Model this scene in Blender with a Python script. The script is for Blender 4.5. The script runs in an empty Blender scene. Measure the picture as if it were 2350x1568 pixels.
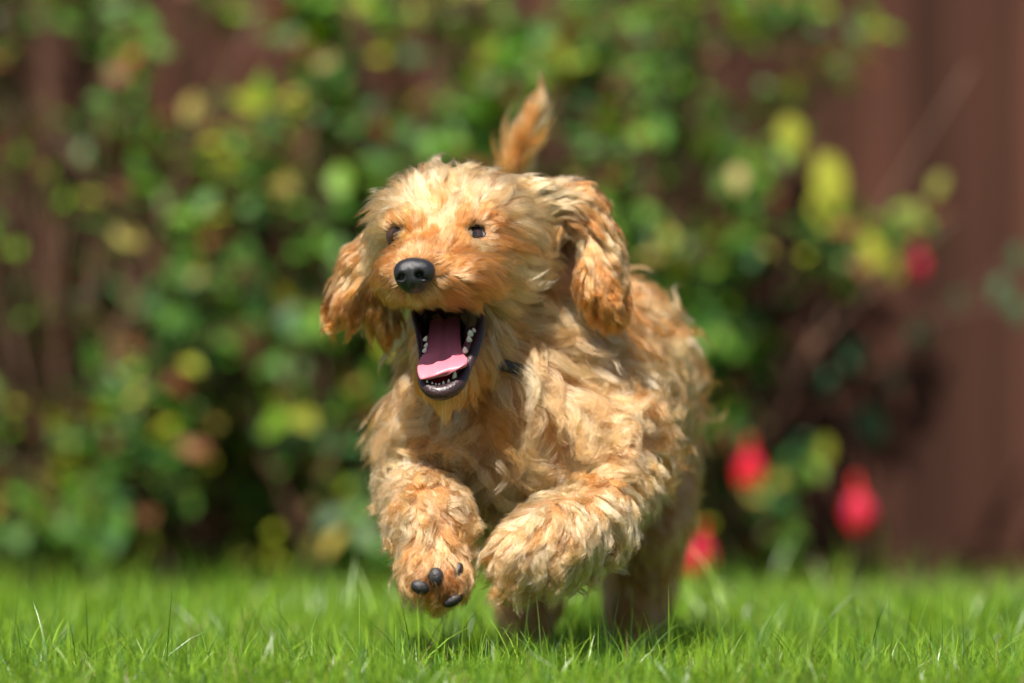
import bpy, math, random
import numpy as np
from mathutils import Vector, Matrix, kdtree

rng = np.random.default_rng(7)
random.seed(7)
scene = bpy.context.scene
DEG = math.radians

# ------------------------------------------------------------------ camera
CAM = np.array([0.0, -4.17, 0.17])
PITCH = math.atan(224.0 / 13055.0)
cam_data = bpy.data.cameras.new("camera")
cam_data.lens = 200.0
cam_data.sensor_width = 36.0
cam_data.clip_start = 0.05
cam_data.clip_end = 400.0
cam_data.dof.use_dof = True
cam_data.dof.focus_distance = 4.12
cam_data.dof.aperture_fstop = 2.7
camera = bpy.data.objects.new("camera", cam_data)
scene.collection.objects.link(camera)
camera.location = CAM.tolist()
camera.rotation_euler = (math.pi / 2 + PITCH, 0, 0)
scene.camera = camera

# ------------------------------------------------------------------ light
SUN_ELEV, SUN_AZ = DEG(56), DEG(-17)      # azimuth from behind the camera, negative: from the left
to_sun = Vector((math.sin(SUN_AZ) * math.cos(SUN_ELEV), -math.cos(SUN_AZ) * math.cos(SUN_ELEV), math.sin(SUN_ELEV)))
world = bpy.data.worlds.new("World")
scene.world = world
world.use_nodes = True
wn = world.node_tree
wn.nodes.clear()
sky = wn.nodes.new("ShaderNodeTexSky")
sky.sky_type = 'NISHITA'
sky.sun_disc = False
sky.sun_elevation = SUN_ELEV
sky.sun_rotation = math.atan2(to_sun.x, to_sun.y)
bg = wn.nodes.new("ShaderNodeBackground")
bg.inputs[1].default_value = 0.052
wout = wn.nodes.new("ShaderNodeOutputWorld")
wn.links.new(sky.outputs[0], bg.inputs[0])
wn.links.new(bg.outputs[0], wout.inputs[0])
sun_data = bpy.data.lights.new("sun", 'SUN')
sun_data.energy = 5.0
sun_data.angle = DEG(0.5)
sun_data.color = (1.0, 0.93, 0.84)
sun = bpy.data.objects.new("sun", sun_data)
scene.collection.objects.link(sun)
sun.rotation_euler = to_sun.to_track_quat('Z', 'Y').to_euler()
sun.location = (to_sun * 6).to_tuple()

vs = scene.view_settings
vs.view_transform = 'Standard'
vs.look = 'None'
vs.gamma = 1.0
vs.exposure = 1.06
vs.use_curve_mapping = False
scene.render.engine = 'CYCLES'
cy = scene.cycles
cy.max_bounces = 10
cy.diffuse_bounces = 3
cy.glossy_bounces = 5
cy.transmission_bounces = 6
cy.transparent_max_bounces = 6
cy.use_denoising = True
cy.sample_clamp_indirect = 4.0
try:
    scene.cycles_curves.shape = 'RIBBONS'
    scene.cycles_curves.subdivisions = 2
except Exception:
    pass

# ------------------------------------------------------------------ helpers
F = 200.0 / 36.0 * 2350.0
_fw = np.array([0, math.cos(PITCH), math.sin(PITCH)])
_up = np.array([0, -math.sin(PITCH), math.cos(PITCH)])
S = 0.000319


def P(u, v, y=0.0):
    """photograph position (2350 wide) at world depth y -> world point"""
    d = (u - 1175.0) / F * np.array([1.0, 0, 0]) + (784.0 - v) / F * _up + _fw
    return CAM + d * ((y - CAM[1]) / d[1])


def link(o, parent=None):
    scene.collection.objects.link(o)
    if parent is not None:
        o.parent = parent
    return o


def tag(o, label=None, cat=None, group=None, kind=None):
    for k, val in (("label", label), ("category", cat), ("group", group), ("kind", kind)):
        if val:
            o[k] = val
    return o


def empty(name, loc=(0, 0, 0)):
    o = bpy.data.objects.new(name, None)
    o.empty_display_size = 0.02
    o.location = loc
    return link(o)


def mesh_obj(name, verts, faces, mat=None, parent=None, smooth=True, mats=None):
    me = bpy.data.meshes.new(name)
    if isinstance(faces, np.ndarray):
        n, k = faces.shape
        me.vertices.add(len(verts))
        me.vertices.foreach_set("co", np.asarray(verts, np.float32).ravel())
        me.loops.add(n * k)
        me.loops.foreach_set("vertex_index", faces.astype(np.int32).ravel())
        me.polygons.add(n)
        me.polygons.foreach_set("loop_start", np.arange(0, n * k, k, dtype=np.int32))
        me.update(calc_edges=True)
    else:
        me.from_pydata([tuple(map(float, v)) for v in verts], [], faces)
    me.polygons.foreach_set("use_smooth", [smooth] * len(me.polygons))
    for m in (mats or ([mat] if mat else [])):
        me.materials.append(m)
    me.update()
    return link(bpy.data.objects.new(name, me), parent)


def new_mat(name):
    m = bpy.data.materials.new(name)
    m.use_nodes = True
    nt = m.node_tree
    nt.nodes.clear()
    out = nt.nodes.new("ShaderNodeOutputMaterial")
    return m, nt, out


def N(nt, typ, **kw):
    n = nt.nodes.new(typ)
    for k, val in kw.items():
        if k.startswith("i_"):
            key = k[2:]
            key = int(key) if key.isdigit() else key.replace("_", " ")
            n.inputs[key].default_value = val
        else:
            setattr(n, k, val)
    return n


def principled(name, col, rough=0.5, bump=0.0, bscale=50.0, spec=0.5, coat=0.0, var=0.0, vscale=20.0, sss=0.0, col2=None):
    m, nt, out = new_mat(name)
    b = N(nt, "ShaderNodeBsdfPrincipled")
    b.inputs["Base Color"].default_value = (*col, 1)
    b.inputs["Roughness"].default_value = rough
    b.inputs["Specular IOR Level"].default_value = spec
    b.inputs["Coat Weight"].default_value = coat
    b.inputs["Coat Roughness"].default_value = 0.08
    if sss > 0:
        b.inputs["Subsurface Weight"].default_value = sss
        b.inputs["Subsurface Radius"].default_value = (0.006, 0.003, 0.002)
        b.inputs["Subsurface Scale"].default_value = 0.6
    tc = N(nt, "ShaderNodeTexCoord")
    if var > 0 or col2:
        no = N(nt, "ShaderNodeTexNoise", i_Scale=vscale, i_Detail=4.0)
        nt.links.new(tc.outputs["Object"], no.inputs["Vector"])
        mx = N(nt, "ShaderNodeMix", data_type='RGBA')
        c2 = col2 if col2 else tuple(c * (1 - var) for c in col)
        mx.inputs["A"].default_value = (*col, 1)
        mx.inputs["B"].default_value = (*c2, 1)
        cr = N(nt, "ShaderNodeMapRange", i_From_Min=0.35, i_From_Max=0.65)
        nt.links.new(no.outputs["Fac"], cr.inputs["Value"])
        nt.links.new(cr.outputs[0], mx.inputs["Factor"])
        nt.links.new(mx.outputs["Result"], b.inputs["Base Color"])
    if bump > 0:
        no = N(nt, "ShaderNodeTexNoise", i_Scale=bscale, i_Detail=5.0)
        nt.links.new(tc.outputs["Object"], no.inputs["Vector"])
        bp = N(nt, "ShaderNodeBump", i_Strength=bump, i_Distance=0.001)
        nt.links.new(no.outputs["Fac"], bp.inputs["Height"])
        nt.links.new(bp.outputs[0], b.inputs["Normal"])
    nt.links.new(b.outputs[0], out.inputs[0])
    return m


# smooth random vector / scalar fields made of sines
class Field:
    def __init__(self, wl, dims=3, n=14, seed=0):
        r = np.random.default_rng(seed)
        k = r.normal(size=(n, 3))
        k /= np.linalg.norm(k, axis=1)[:, None]
        self.k = k * (2 * np.pi / (wl * r.uniform(0.6, 1.6, n)))[:, None]
        self.ph = r.uniform(0, 2 * np.pi, n)
        self.a = r.normal(size=(n, dims)) / math.sqrt(n / 2)

    def __call__(self, p):
        return np.sin(p @ self.k.T + self.ph) @ self.a


# ------------------------------------------------------------------ signed distance modelling
def rot_to(axis):
    """matrix whose rows are a frame with the last axis along `axis`"""
    a = np.asarray(axis, float)
    a /= np.linalg.norm(a)
    t = np.array([0, 0, 1.0]) if abs(a[2]) < 0.9 else np.array([1.0, 0, 0])
    b = np.cross(t, a)
    b /= np.linalg.norm(b)
    return np.array([b, np.cross(a, b), a])


class Ell:
    def __init__(self, c, r, R=None, k=0.012, reg=0):
        self.c, self.r, self.R, self.k, self.reg = np.asarray(c), np.asarray(r, float), R, k, reg
        m = max(self.r)
        self.lo, self.hi = self.c - m, self.c + m

    def __call__(self, p):
        q = p - self.c
        if self.R is not None:
            q = q @ self.R.T
        k0 = np.sqrt(((q / self.r) ** 2).sum(-1))
        k1 = np.sqrt(((q / self.r ** 2) ** 2).sum(-1)) + 1e-9
        return k0 * (k0 - 1) / k1


class Cone:
    """tapered capsule"""
    def __init__(self, a, b, ra, rb, k=0.012, reg=0):
        self.a, self.b, self.ra, self.rb, self.k, self.reg = np.asarray(a), np.asarray(b), ra, rb, k, reg
        self.lo = np.minimum(self.a - ra, self.b - rb)
        self.hi = np.maximum(self.a + ra, self.b + rb)

    def __call__(self, p):
        ab = self.b - self.a
        t = np.clip(((p - self.a) @ ab) / (ab @ ab), 0, 1)
        q = p - self.a - t[..., None] * ab
        return np.sqrt((q ** 2).sum(-1)) - (self.ra + (self.rb - self.ra) * t)


def smin(a, b, k):
    h = np.maximum(k - np.abs(a - b), 0) / k
    return np.minimum(a, b) - h * h * k * 0.25


class Grid:
    def __init__(self, adds, subs, lo, hi, h, margin=0.045):
        self.lo, self.h = np.asarray(lo, float), h
        self.n = np.ceil((np.asarray(hi) - self.lo) / h).astype(int) + 1
        self.f = np.full(self.n, margin, np.float32)
        for prims, sub in ((adds, False), (subs, True)):
            for p in prims:
                mg = 0.012 if sub else margin
                i0 = np.clip(np.floor((p.lo - mg - self.lo) / h).astype(int), 0, self.n)
                i1 = np.clip(np.ceil((p.hi + mg - self.lo) / h).astype(int) + 1, 0, self.n)
                if np.any(i1 <= i0):
                    continue
                ax = [self.lo[j] + h * np.arange(i0[j], i1[j]) for j in range(3)]
                g = np.stack(np.meshgrid(*ax, indexing='ij'), -1)
                d = p(g)
                sl = tuple(slice(i0[j], i1[j]) for j in range(3))
                if sub:
                    self.f[sl] = -smin(-self.f[sl], d, p.k)
                else:
                    self.f[sl] = smin(self.f[sl], d, p.k)

    def sample(self, p):
        q = (p - self.lo) / self.h
        q = np.clip(q, 0, self.n - 1.001)
        i = q.astype(int)
        t = q - i
        f = self.f
        r = 0
        for dx in (0, 1):
            wx = t[:, 0] if dx else 1 - t[:, 0]
            for dy in (0, 1):
                wy = t[:, 1] if dy else 1 - t[:, 1]
                for dz in (0, 1):
                    wz = t[:, 2] if dz else 1 - t[:, 2]
                    r = r + wx * wy * wz * f[i[:, 0] + dx, i[:, 1] + dy, i[:, 2] + dz]
        return r

    def grad(self, p):
        e = self.h
        g = np.stack([self.sample(p + np.eye(3)[j] * e) - self.sample(p - np.eye(3)[j] * e) for j in range(3)], -1)
        return g / (np.linalg.norm(g, axis=1)[:, None] + 1e-9)

    def mesh(self):
        """naive surface nets"""
        f = self.f
        s = f < 0
        c = [s[dx:self.n[0] - 1 + dx, dy:self.n[1] - 1 + dy, dz:self.n[2] - 1 + dz] for dx in (0, 1) for dy in (0, 1) for dz in (0, 1)]
        cnt = sum(x.astype(int) for x in c)
        act = (cnt > 0) & (cnt < 8)
        idx = np.argwhere(act)
        vid = np.full(act.shape, -1)
        vid[act] = np.arange(len(idx))
        acc = np.zeros((len(idx), 3))
        w = np.zeros(len(idx))
        cor = [np.array(x) for x in np.ndindex(2, 2, 2)]
        for a in cor:
            for ax in range(3):
                if a[ax] == 0:
                    b = a.copy()
                    b[ax] = 1
                    fa = f[tuple((idx + a).T)]
                    fb = f[tuple((idx + b).T)]
                    m = (fa < 0) != (fb < 0)
                    t = np.where(m, fa / np.where(m, fa - fb, 1), 0)
                    pt = a + t[:, None] * (b - a)
                    acc += pt * m[:, None]
                    w += m
        verts = self.lo + self.h * (idx + acc / w[:, None])
        quads = []
        for ax in range(3):
            o1, o2 = (ax + 1) % 3, (ax + 2) % 3
            sa = s
            sl0 = [slice(None)] * 3
            sl1 = [slice(None)] * 3
            sl0[ax] = slice(0, -1)
            sl1[ax] = slice(1, None)
            ch = sa[tuple(sl0)] != sa[tuple(sl1)]
            e = np.argwhere(ch)
            ok = (e[:, o1] > 0) & (e[:, o2] > 0) & (e[:, o1] < self.n[o1] - 1) & (e[:, o2] < self.n[o2] - 1)
            e = e[ok]
            inside = sa[tuple(e.T)]
            d1 = np.eye(3, dtype=int)[o1]
            d2 = np.eye(3, dtype=int)[o2]
            q = np.stack([vid[tuple((e - d1 - d2).T)], vid[tuple((e - d2).T)], vid[tuple(e.T)], vid[tuple((e - d1).T)]], -1)
            q[~inside] = q[~inside][:, ::-1]
            quads.append(q)
        return verts, np.concatenate(quads)


def tube(pts, rad, nseg=8, flat=None, closed=False):
    """swept tube through points; flat=(axis vector, factor) squashes it along the axis"""
    pts = np.asarray(pts, float)
    n = len(pts)
    rad = np.broadcast_to(np.asarray(rad, float), (n,))
    V, Fc = [], []
    tan = np.gradient(pts, axis=0) if not closed else np.roll(pts, -1, 0) - np.roll(pts, 1, 0)
    tan /= np.linalg.norm(tan, axis=1)[:, None] + 1e-12
    ref = rot_to(tan[0])[0]
    for i in range(n):
        ref = ref - (ref @ tan[i]) * tan[i]
        ref /= np.linalg.norm(ref) + 1e-12
        b = np.cross(tan[i], ref)
        for j in range(nseg):
            a = 2 * math.pi * j / nseg
            o = (math.cos(a) * ref + math.sin(a) * b) * rad[i]
            if flat is not None:
                o = o - (o @ flat[0]) * flat[0] * (1 - flat[1])
            V.append(pts[i] + o)
    m = n if closed else n - 1
    for i in range(m):
        for j in range(nseg):
            a, b = i * nseg + j, i * nseg + (j + 1) % nseg
            c, d = ((i + 1) % n) * nseg + (j + 1) % nseg, ((i + 1) % n) * nseg + j
            Fc.append((a, b, c, d))
    if not closed:
        Fc.append(tuple(range(nseg))[::-1])
        Fc.append(tuple((n - 1) * nseg + j for j in range(nseg)))
    return V, Fc


def spline(pts, n, closed=False):
    """Catmull-Rom through rows (any number of columns)"""
    p = np.asarray(pts, float)
    m = len(p)
    out = []
    tt = np.linspace(0, m if closed else m - 1, n, endpoint=not closed)
    for t in tt:
        i = min(int(t), m - 1 if closed else m - 2)
        s = t - i
        g = (lambda k: p[k % m]) if closed else (lambda k: p[min(max(k, 0), m - 1)])
        a, b, c, d = g(i - 1), g(i), g(i + 1), g(i + 2)
        out.append(0.5 * (2 * b + (c - a) * s + (2 * a - 5 * b + 4 * c - d) * s * s + (3 * b - 3 * c + d - a) * s ** 3))
    return np.array(out)


# ================================================================== THE GARDEN
# ------------------------------------------------------------------ ground
m_lawn, nt, out = new_mat("lawn_soil")
tc = N(nt, "ShaderNodeTexCoord")
n1 = N(nt, "ShaderNodeTexNoise", i_Scale=60.0, i_Detail=6.0)
nt.links.new(tc.outputs["Object"], n1.inputs["Vector"])
cr = N(nt, "ShaderNodeValToRGB")
cr.color_ramp.elements[0].position = 0.3
cr.color_ramp.elements[0].color = (0.02, 0.035, 0.008, 1)
cr.color_ramp.elements[1].position = 0.7
cr.color_ramp.elements[1].color = (0.07, 0.12, 0.02, 1)
b = N(nt, "ShaderNodeBsdfPrincipled", i_Roughness=0.95)
nt.links.new(n1.outputs["Fac"], cr.inputs[0])
nt.links.new(cr.outputs[0], b.inputs["Base Color"])
bp = N(nt, "ShaderNodeBump", i_Strength=0.8, i_Distance=0.01)
nt.links.new(n1.outputs["Fac"], bp.inputs["Height"])
nt.links.new(bp.outputs[0], b.inputs["Normal"])
nt.links.new(b.outputs[0], out.inputs[0])
g = mesh_obj("ground", [(-150, -150, -0.012), (150, -150, -0.012), (150, 150, -0.012), (-150, 150, -0.012)], [(0, 1, 2, 3)], m_lawn, smooth=False)
tag(g, "green lawn ground under the grass", "ground", kind="structure")

m_soil = principled("bed_soil_material", (0.045, 0.028, 0.018), 0.95, bump=1.0, bscale=60, var=0.5, vscale=40)
nx, ny = 140, 26
X, Y = np.meshgrid(np.linspace(-3, 3, nx), np.linspace(1.52, 2.06, ny), indexing='ij')
fz = Field(0.09, 1, 12, 3)
Z = 0.006 + 0.010 * fz(np.stack([X, Y, 0 * X], -1).reshape(-1, 3)).reshape(X.shape)
edge = np.minimum((Y - 1.52) / 0.06, 1)
Z = np.maximum(Z, -0.004) * edge + (1 - edge) * -0.011
Y = Y + (1 - edge) * 0.04 * fz(np.stack([X * 0.5, 0 * X, 0 * X], -1).reshape(-1, 3)).reshape(X.shape)
idx = np.arange(nx * ny).reshape(nx, ny)
fc = np.stack([idx[:-1, :-1], idx[1:, :-1], idx[1:, 1:], idx[:-1, 1:]], -1).reshape(-1, 4)
o = mesh_obj("soil_bed", np.stack([X, Y, Z], -1).reshape(-1, 3), fc, m_soil)
tag(o, "dark brown soil bed along the foot of the fence", "flower bed", kind="structure")

# ------------------------------------------------------------------ fence
m_wood, nt, out = new_mat("fence_wood")
tc = N(nt, "ShaderNodeTexCoord")
oi = N(nt, "ShaderNodeObjectInfo")
mp = N(nt, "ShaderNodeMapping")
mp.inputs["Scale"].default_value = (22, 22, .8)
ad = N(nt, "ShaderNodeVectorMath", operation='ADD')
sc_ = N(nt, "ShaderNodeVectorMath", operation='SCALE')
sc_.inputs["Scale"].default_value = 9.0
cmb = N(nt, "ShaderNodeCombineXYZ")
for k in range(3):
    nt.links.new(oi.outputs["Random"], cmb.inputs[k])
nt.links.new(cmb.outputs[0], sc_.inputs[0])
nt.links.new(tc.outputs["Object"], ad.inputs[0])
nt.links.new(sc_.outputs[0], ad.inputs[1])
nt.links.new(ad.outputs[0], mp.inputs["Vector"])
n1 = N(nt, "ShaderNodeTexNoise", i_Scale=1.0, i_Detail=7.0, i_Roughness=0.6)
nt.links.new(mp.outputs[0], n1.inputs["Vector"])
cr = N(nt, "ShaderNodeValToRGB")
cr.color_ramp.elements[0].position = 0.28
cr.color_ramp.elements[0].color = (0.033, 0.012, 0.007, 1)
cr.color_ramp.elements[1].position = 0.74
cr.color_ramp.elements[1].color = (0.190, 0.074, 0.048, 1)
e = cr.color_ramp.elements.new(0.5)
e.color = (0.083, 0.034, 0.021, 1)
nt.links.new(n1.outputs["Fac"], cr.inputs[0])
hsv = N(nt, "ShaderNodeHueSaturation")
mr = N(nt, "ShaderNodeMapRange", i_To_Min=0.30, i_To_Max=0.62)
nt.links.new(oi.outputs["Random"], mr.inputs["Value"])
nt.links.new(mr.outputs[0], hsv.inputs["Value"])
nt.links.new(cr.outputs[0], hsv.inputs["Color"])
b = N(nt, "ShaderNodeBsdfPrincipled", i_Roughness=0.8)
b.inputs["Specular IOR Level"].default_value = 0.12
nt.links.new(hsv.outputs[0], b.inputs["Base Color"])
bp = N(nt, "ShaderNodeBump", i_Strength=0.6, i_Distance=0.002)
nt.links.new(n1.outputs["Fac"], bp.inputs["Height"])
nt.links.new(bp.outputs[0], b.inputs["Normal"])
nt.links.new(b.outputs[0], out.inputs[0])


def board_verts(w, h, t):
    """featheredge board: thick on one side, thin on the other, edges rounded"""
    bv = 0.0018
    prof = [(-w / 2 + bv, 0), (w / 2 - bv, 0), (w / 2, -bv), (w / 2, -t * 0.45), (w / 2 - bv, -t * 0.5), (-w / 2 + bv, -t), (-w / 2, -t + bv), (-w / 2, -bv)]
    V = [(x, y, 0) for x, y in prof] + [(x, y, h) for x, y in prof]
    k = len(prof)
    Fc = [(i, (i + 1) % k, k + (i + 1) % k, k + i) for i in range(k)]
    Fc += [tuple(range(k))[::-1], tuple(range(k, 2 * k))]
    return V, Fc


fence = empty("fence", (0, 2.1, 0))
tag(fence, "tall reddish brown fence of upright wooden boards behind the shrub", "fence")
bw = 0.118
board_me = None
x = -2.6
while x < 2.6:
    if board_me is None:
        o = mesh_obj("board", *board_verts(0.125, 1.75, 0.022), m_wood, fence, smooth=False)
        board_me = o.data
    else:
        o = link(bpy.data.objects.new("board", board_me), fence)
    o.location = (x, random.uniform(-0.0015, 0.0015) - 0.004 * (int(round(x / bw)) % 2), 0.0 + random.uniform(-0.004, 0.004))
    o.rotation_euler = (0, 0, -0.07)
    x += bw
for z in (0.35, 1.05, 1.6):
    mesh_obj("rail", [(-2.66, 0.004, z), (2.66, 0.004, z), (2.66, 0.045, z), (-2.66, 0.045, z), (-2.66, 0.004, z + 0.07), (2.66, 0.004, z + 0.07), (2.66, 0.045, z + 0.07), (-2.66, 0.045, z + 0.07)],
             [(0, 3, 2, 1), (4, 5, 6, 7), (0, 1, 5, 4), (1, 2, 6, 5), (2, 3, 7, 6), (3, 0, 4, 7)], m_wood, fence, smooth=False)
for px in (-2.66, -0.9, 0.9, 2.66):
    mesh_obj("post", [(px - .04, .046, -.02), (px + .04, .046, -.02), (px + .04, .12, -.02), (px - .04, .12, -.02), (px - .04, .046, 1.8), (px + .04, .046, 1.8), (px + .04, .12, 1.8), (px - .04, .12, 1.8)],
             [(0, 3, 2, 1), (4, 5, 6, 7), (0, 1, 5, 4), (1, 2, 6, 5), (2, 3, 7, 6), (3, 0, 4, 7)], m_wood, fence, smooth=False)

# ------------------------------------------------------------------ plant material
def plant_mat(name, rough=0.45, trans=0.4, spec=0.5, glossmix=0.10):
    m, nt, out = new_mat(name)
    at = N(nt, "ShaderNodeAttribute", attribute_name="col")
    oi = N(nt, "ShaderNodeAttribute", attribute_name="tint", attribute_type='OBJECT')
    mul = N(nt, "ShaderNodeMix", data_type='RGBA', blend_type='MULTIPLY')
    mul.inputs["Factor"].default_value = 1.0
    nt.links.new(at.outputs["Color"], mul.inputs["A"])
    nt.links.new(oi.outputs["Color"], mul.inputs["B"])
    d = N(nt, "ShaderNodeBsdfDiffuse")
    t = N(nt, "ShaderNodeBsdfTranslucent")
    g = N(nt, "ShaderNodeBsdfGlossy", i_Roughness=rough)
    hs = N(nt, "ShaderNodeHueSaturation", i_Hue=0.485, i_Saturation=1.15, i_Value=1.5)
    m1 = N(nt, "ShaderNodeMixShader", i_0=trans)
    m2 = N(nt, "ShaderNodeMixShader", i_0=glossmix)
    return m, nt, out, at, mul, d, t, g, hs, m1, m2


def make_plant_mat(name, obj_tint, rough, trans, gloss):
    m, nt, out, at, mul, d, t, g, hs, m1, m2 = plant_mat(name, rough, trans, 0.5, gloss)
    src = mul.outputs["Result"] if obj_tint else at.outputs["Color"]
    nt.links.new(src, d.inputs["Color"])
    nt.links.new(src, hs.inputs["Color"])
    nt.links.new(hs.outputs[0], t.inputs["Color"])
    nt.links.new(d.outputs[0], m1.inputs[1])
    nt.links.new(t.outputs[0], m1.inputs[2])
    nt.links.new(m1.outputs[0], m2.inputs[1])
    nt.links.new(g.outputs[0], m2.inputs[2])
    nt.links.new(m2.outputs[0], out.inputs[0])
    return m


m_leafobj = make_plant_mat("shrub_leaf", True, 0.5, 0.34, 0.022)
m_leafmass = make_plant_mat("shrub_leaf_mass", False, 0.5, 0.34, 0.022)
m_grass = make_plant_mat("grass_blade", False, 0.34, 0.34, 0.032)
m_twig = principled("twig_bark", (0.12, 0.055, 0.03), 0.7, var=0.5, vscale=60)
m_sepal = principled("flower_red", (0.62, 0.002, 0.004), 0.65, var=0.25, vscale=80, sss=0.05)
m_petal = principled("flower_magenta", (0.42, 0.01, 0.13), 0.5, var=0.3, vscale=80)


def set_col(me, cols):
    a = me.color_attributes.new("col", 'FLOAT_COLOR', 'POINT')
    c = np.ones((len(me.vertices), 4), np.float32)
    c[:, :3] = cols
    a.data.foreach_set("color", c.ravel())


# ------------------------------------------------------------------ shrub
def leaf_shape():
    """ovate leaf, tip at +x, normal +z, unit length, folded along the midrib"""
    prof = [(0.0, 0.02), (0.14, 0.19), (0.34, 0.30), (0.58, 0.27), (0.80, 0.15), (1.0, 0.0)]
    V, Fc = [], []
    for x, w in prof:
        dz = -0.18 * x * x
        V += [(x, -w, dz + w * 0.28), (x, 0, dz), (x, w, dz + w * 0.28)]
    for i in range(len(prof) - 1):
        a = i * 3
        Fc += [(a, a + 3, a + 4, a + 1), (a + 1, a + 4, a + 5, a + 2)]
    return np.array(V), np.array(Fc)


LV, LF = leaf_shape()
leaf_me = bpy.data.meshes.new("leaf")
leaf_me.from_pydata([tuple(v) for v in LV], [], [tuple(int(i) for i in f) for f in LF])
leaf_me.polygons.foreach_set("use_smooth", [True] * len(leaf_me.polygons))
vein = 1.0 - 0.15 * (np.abs(LV[:, 1]) < 0.01)
set_col(leaf_me, np.stack([vein] * 3, -1))
leaf_me.materials.append(m_leafobj)

YF = 1.75


def density(u, v):
    """how much shrub covers the photograph there"""
    # right-hand boundary of the crown
    edge = np.interp(v, [-300, 0, 100, 200, 330, 470, 600, 760, 900, 1050, 1200, 1300], [1950, 1900, 1760, 1700, 1850, 1940, 1860, 1850, 1800, 1830, 1760, 1600])
    d = np.clip((edge - u) / 130.0, 0, 1) * np.interp(v, [0, 300, 550], [.72, .92, 1.0])
    for (cu, cv, ru, rv, k) in ((540, 60, 210, 110, .95), (380, 100, 70, 140, .9), (60, 160, 120, 200, .9), (110, 390, 130, 120, .9), (30, 720, 80, 150, .9), (1330, 130, 140, 50, .4),
                                (820, 1270, 200, 60, .8), (430, 1210, 150, 70, .4), (1700, 1270, 120, 70, .7), (1500, 20, 140, 60, .5), (770, 160, 90, 60, .4), (480, 370, 40, 50, .5)):
        d = d * (1 - k * np.exp(-(((u - cu) / ru) ** 2 + ((v - cv) / rv) ** 2)))
    return d


shrub = empty("fuchsia_shrub", P(800, 1400, 1.8).tolist())
shrub.location.z = 0.0
tag(shrub, "leafy green shrub with a few hanging red flowers in front of the brown fence", "shrub")
shrub_loc = np.array(shrub.location)
bases = [P(u, 1380, y) * [1, 1, 0] for u, y in ((150, 1.8), (480, 1.85), (820, 1.8), (1150, 1.85), (1480, 1.82))]
ends = []
while len(ends) < 400:
    u, v = rng.uniform(-500, 1980), rng.uniform(-250, 1300)
    if rng.random() < density(u, v):
        y = rng.uniform(1.62, 2.0)
        ends.append((u, v, y))
# the sprays that stand clear of the crown on the right
extra = [(1905, 440, 1.72), (1830, 290, 1.75), (2130, 470, 1.8), (2040, 530, 1.78), (1960, 560, 1.8), (1890, 90, 1.85), (2020, 20, 1.85), (1790, 170, 1.8),
         (1800, 1180, 1.75), (1860, 1010, 1.75), (1750, 1100, 1.72)]
ends += extra
stem_V, stem_F = [], []
leaves = []       # (pos, dir, normal, size)


def add_stem(pts, r):
    V, Fc = tube(pts, r, 5)
    o = len(stem_V)
    stem_V.extend(V)
    stem_F.extend([tuple(i + o for i in f) for f in Fc])


for bpt in bases:
    for k in range(5):
        a = bpt + [rng.normal(0, .03), rng.normal(0, .02), -0.02]
        t = bpt + [rng.normal(0, .22), rng.normal(-.05, .06), rng.uniform(.35, .75)]
        mid = (a + t) / 2 + [0, 0, .05]
        add_stem(spline([a, mid, t], 9), np.linspace(.0055, .002, 9))
for i, (u, v, y) in enumerate(ends):
    e = P(u, v, y)
    bi = min(bases, key=lambda b: abs(b[0] - e[0]) + rng.uniform(0, .15))
    is_x = i >= len(ends) - len(extra)
    ln = rng.uniform(.13, .22) * (0.85 if is_x else 1)
    back = bi + [0, 0, e[2] * 0.5] - e
    back /= np.linalg.norm(back) + 1e-6
    dirn = -back + rng.normal(0, .35, 3)
    dirn /= np.linalg.norm(dirn)
    st = e - dirn * ln - [0, 0, 0.02]
    st[2] = max(st[2], .03)
    st[1] = min(st[1], 2.03)
    root = bi + (st - bi) * 0.45 * np.array([.6, .6, 1])
    root[1] = min(root[1], 2.0)
    droop = e - [0, 0, .02]
    pts = spline([root, st, (st + e) / 2 + [0, 0, .012], droop], 14)
    add_stem(pts, np.linspace(.0022, .0008, 14))
    nl = int(ln / .022)
    sz0 = rng.uniform(.024, .040)
    for k in range(nl):
        t = 0.42 + 0.58 * (k + 1) / nl
        q = t * 13
        p = pts[int(q)] + (pts[min(int(q) + 1, 13)] - pts[int(q)]) * (q - int(q))
        tg = pts[min(int(q) + 1, 13)] - pts[max(int(q) - 1, 0)]
        tg /= np.linalg.norm(tg) + 1e-9
        ph = k * math.pi / 2 + rng.uniform(-.4, .4)
        fr = rot_to(tg)
        for s in (-1, 1):
            side = (math.cos(ph) * fr[0] + math.sin(ph) * fr[1]) * s
            d = side * .9 + tg * .5 + np.array([0, -.15, -.25]) + rng.normal(0, .18, 3)
            d /= np.linalg.norm(d)
            nrm = np.array([-.2, -.55, .8]) + rng.normal(0, .38, 3)
            leaves.append((p + side * .002, d, nrm, sz0 * rng.uniform(.75, 1.2), u, v))
# single leaves against the bare fence, each on its own long thin shoot
for (u, v, y, sz, sh) in ((2000, 975, 1.86, .046, 0), (1965, 820, 1.86, .042, 0), (2110, 770, 1.9, .034, 0), (2200, 690, 1.92, .026, 0), (2290, 665, 1.9, .03, 0), (2335, 710, 1.9, .034, 0), (2340, 590, 1.9, .03, 0), (2045, 875, 1.9, .028, 0),
                          (1900, 880, 1.88, .034, 0), (1840, 1030, 1.85, .035, 0), (1905, 430, 1.70, .056, 1), (1915, 400, 1.71, .045, 1), (1890, 480, 1.71, .05, 1), (1815, 310, 1.7, .045, 1), (2150, 430, 1.8, .03, 2), (2090, 500, 1.8, .035, 2), (1890, 1030, 1.85, .03, 1)):
    p = P(u, v, y)
    d = np.array([rng.normal(0, .5), -.2, -.9])
    leaves.append((p - d * sz * .5, d / np.linalg.norm(d), np.array([-.3, -.8, .5]) + rng.normal(0, .15, 3), sz, u, v, sh))
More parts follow.
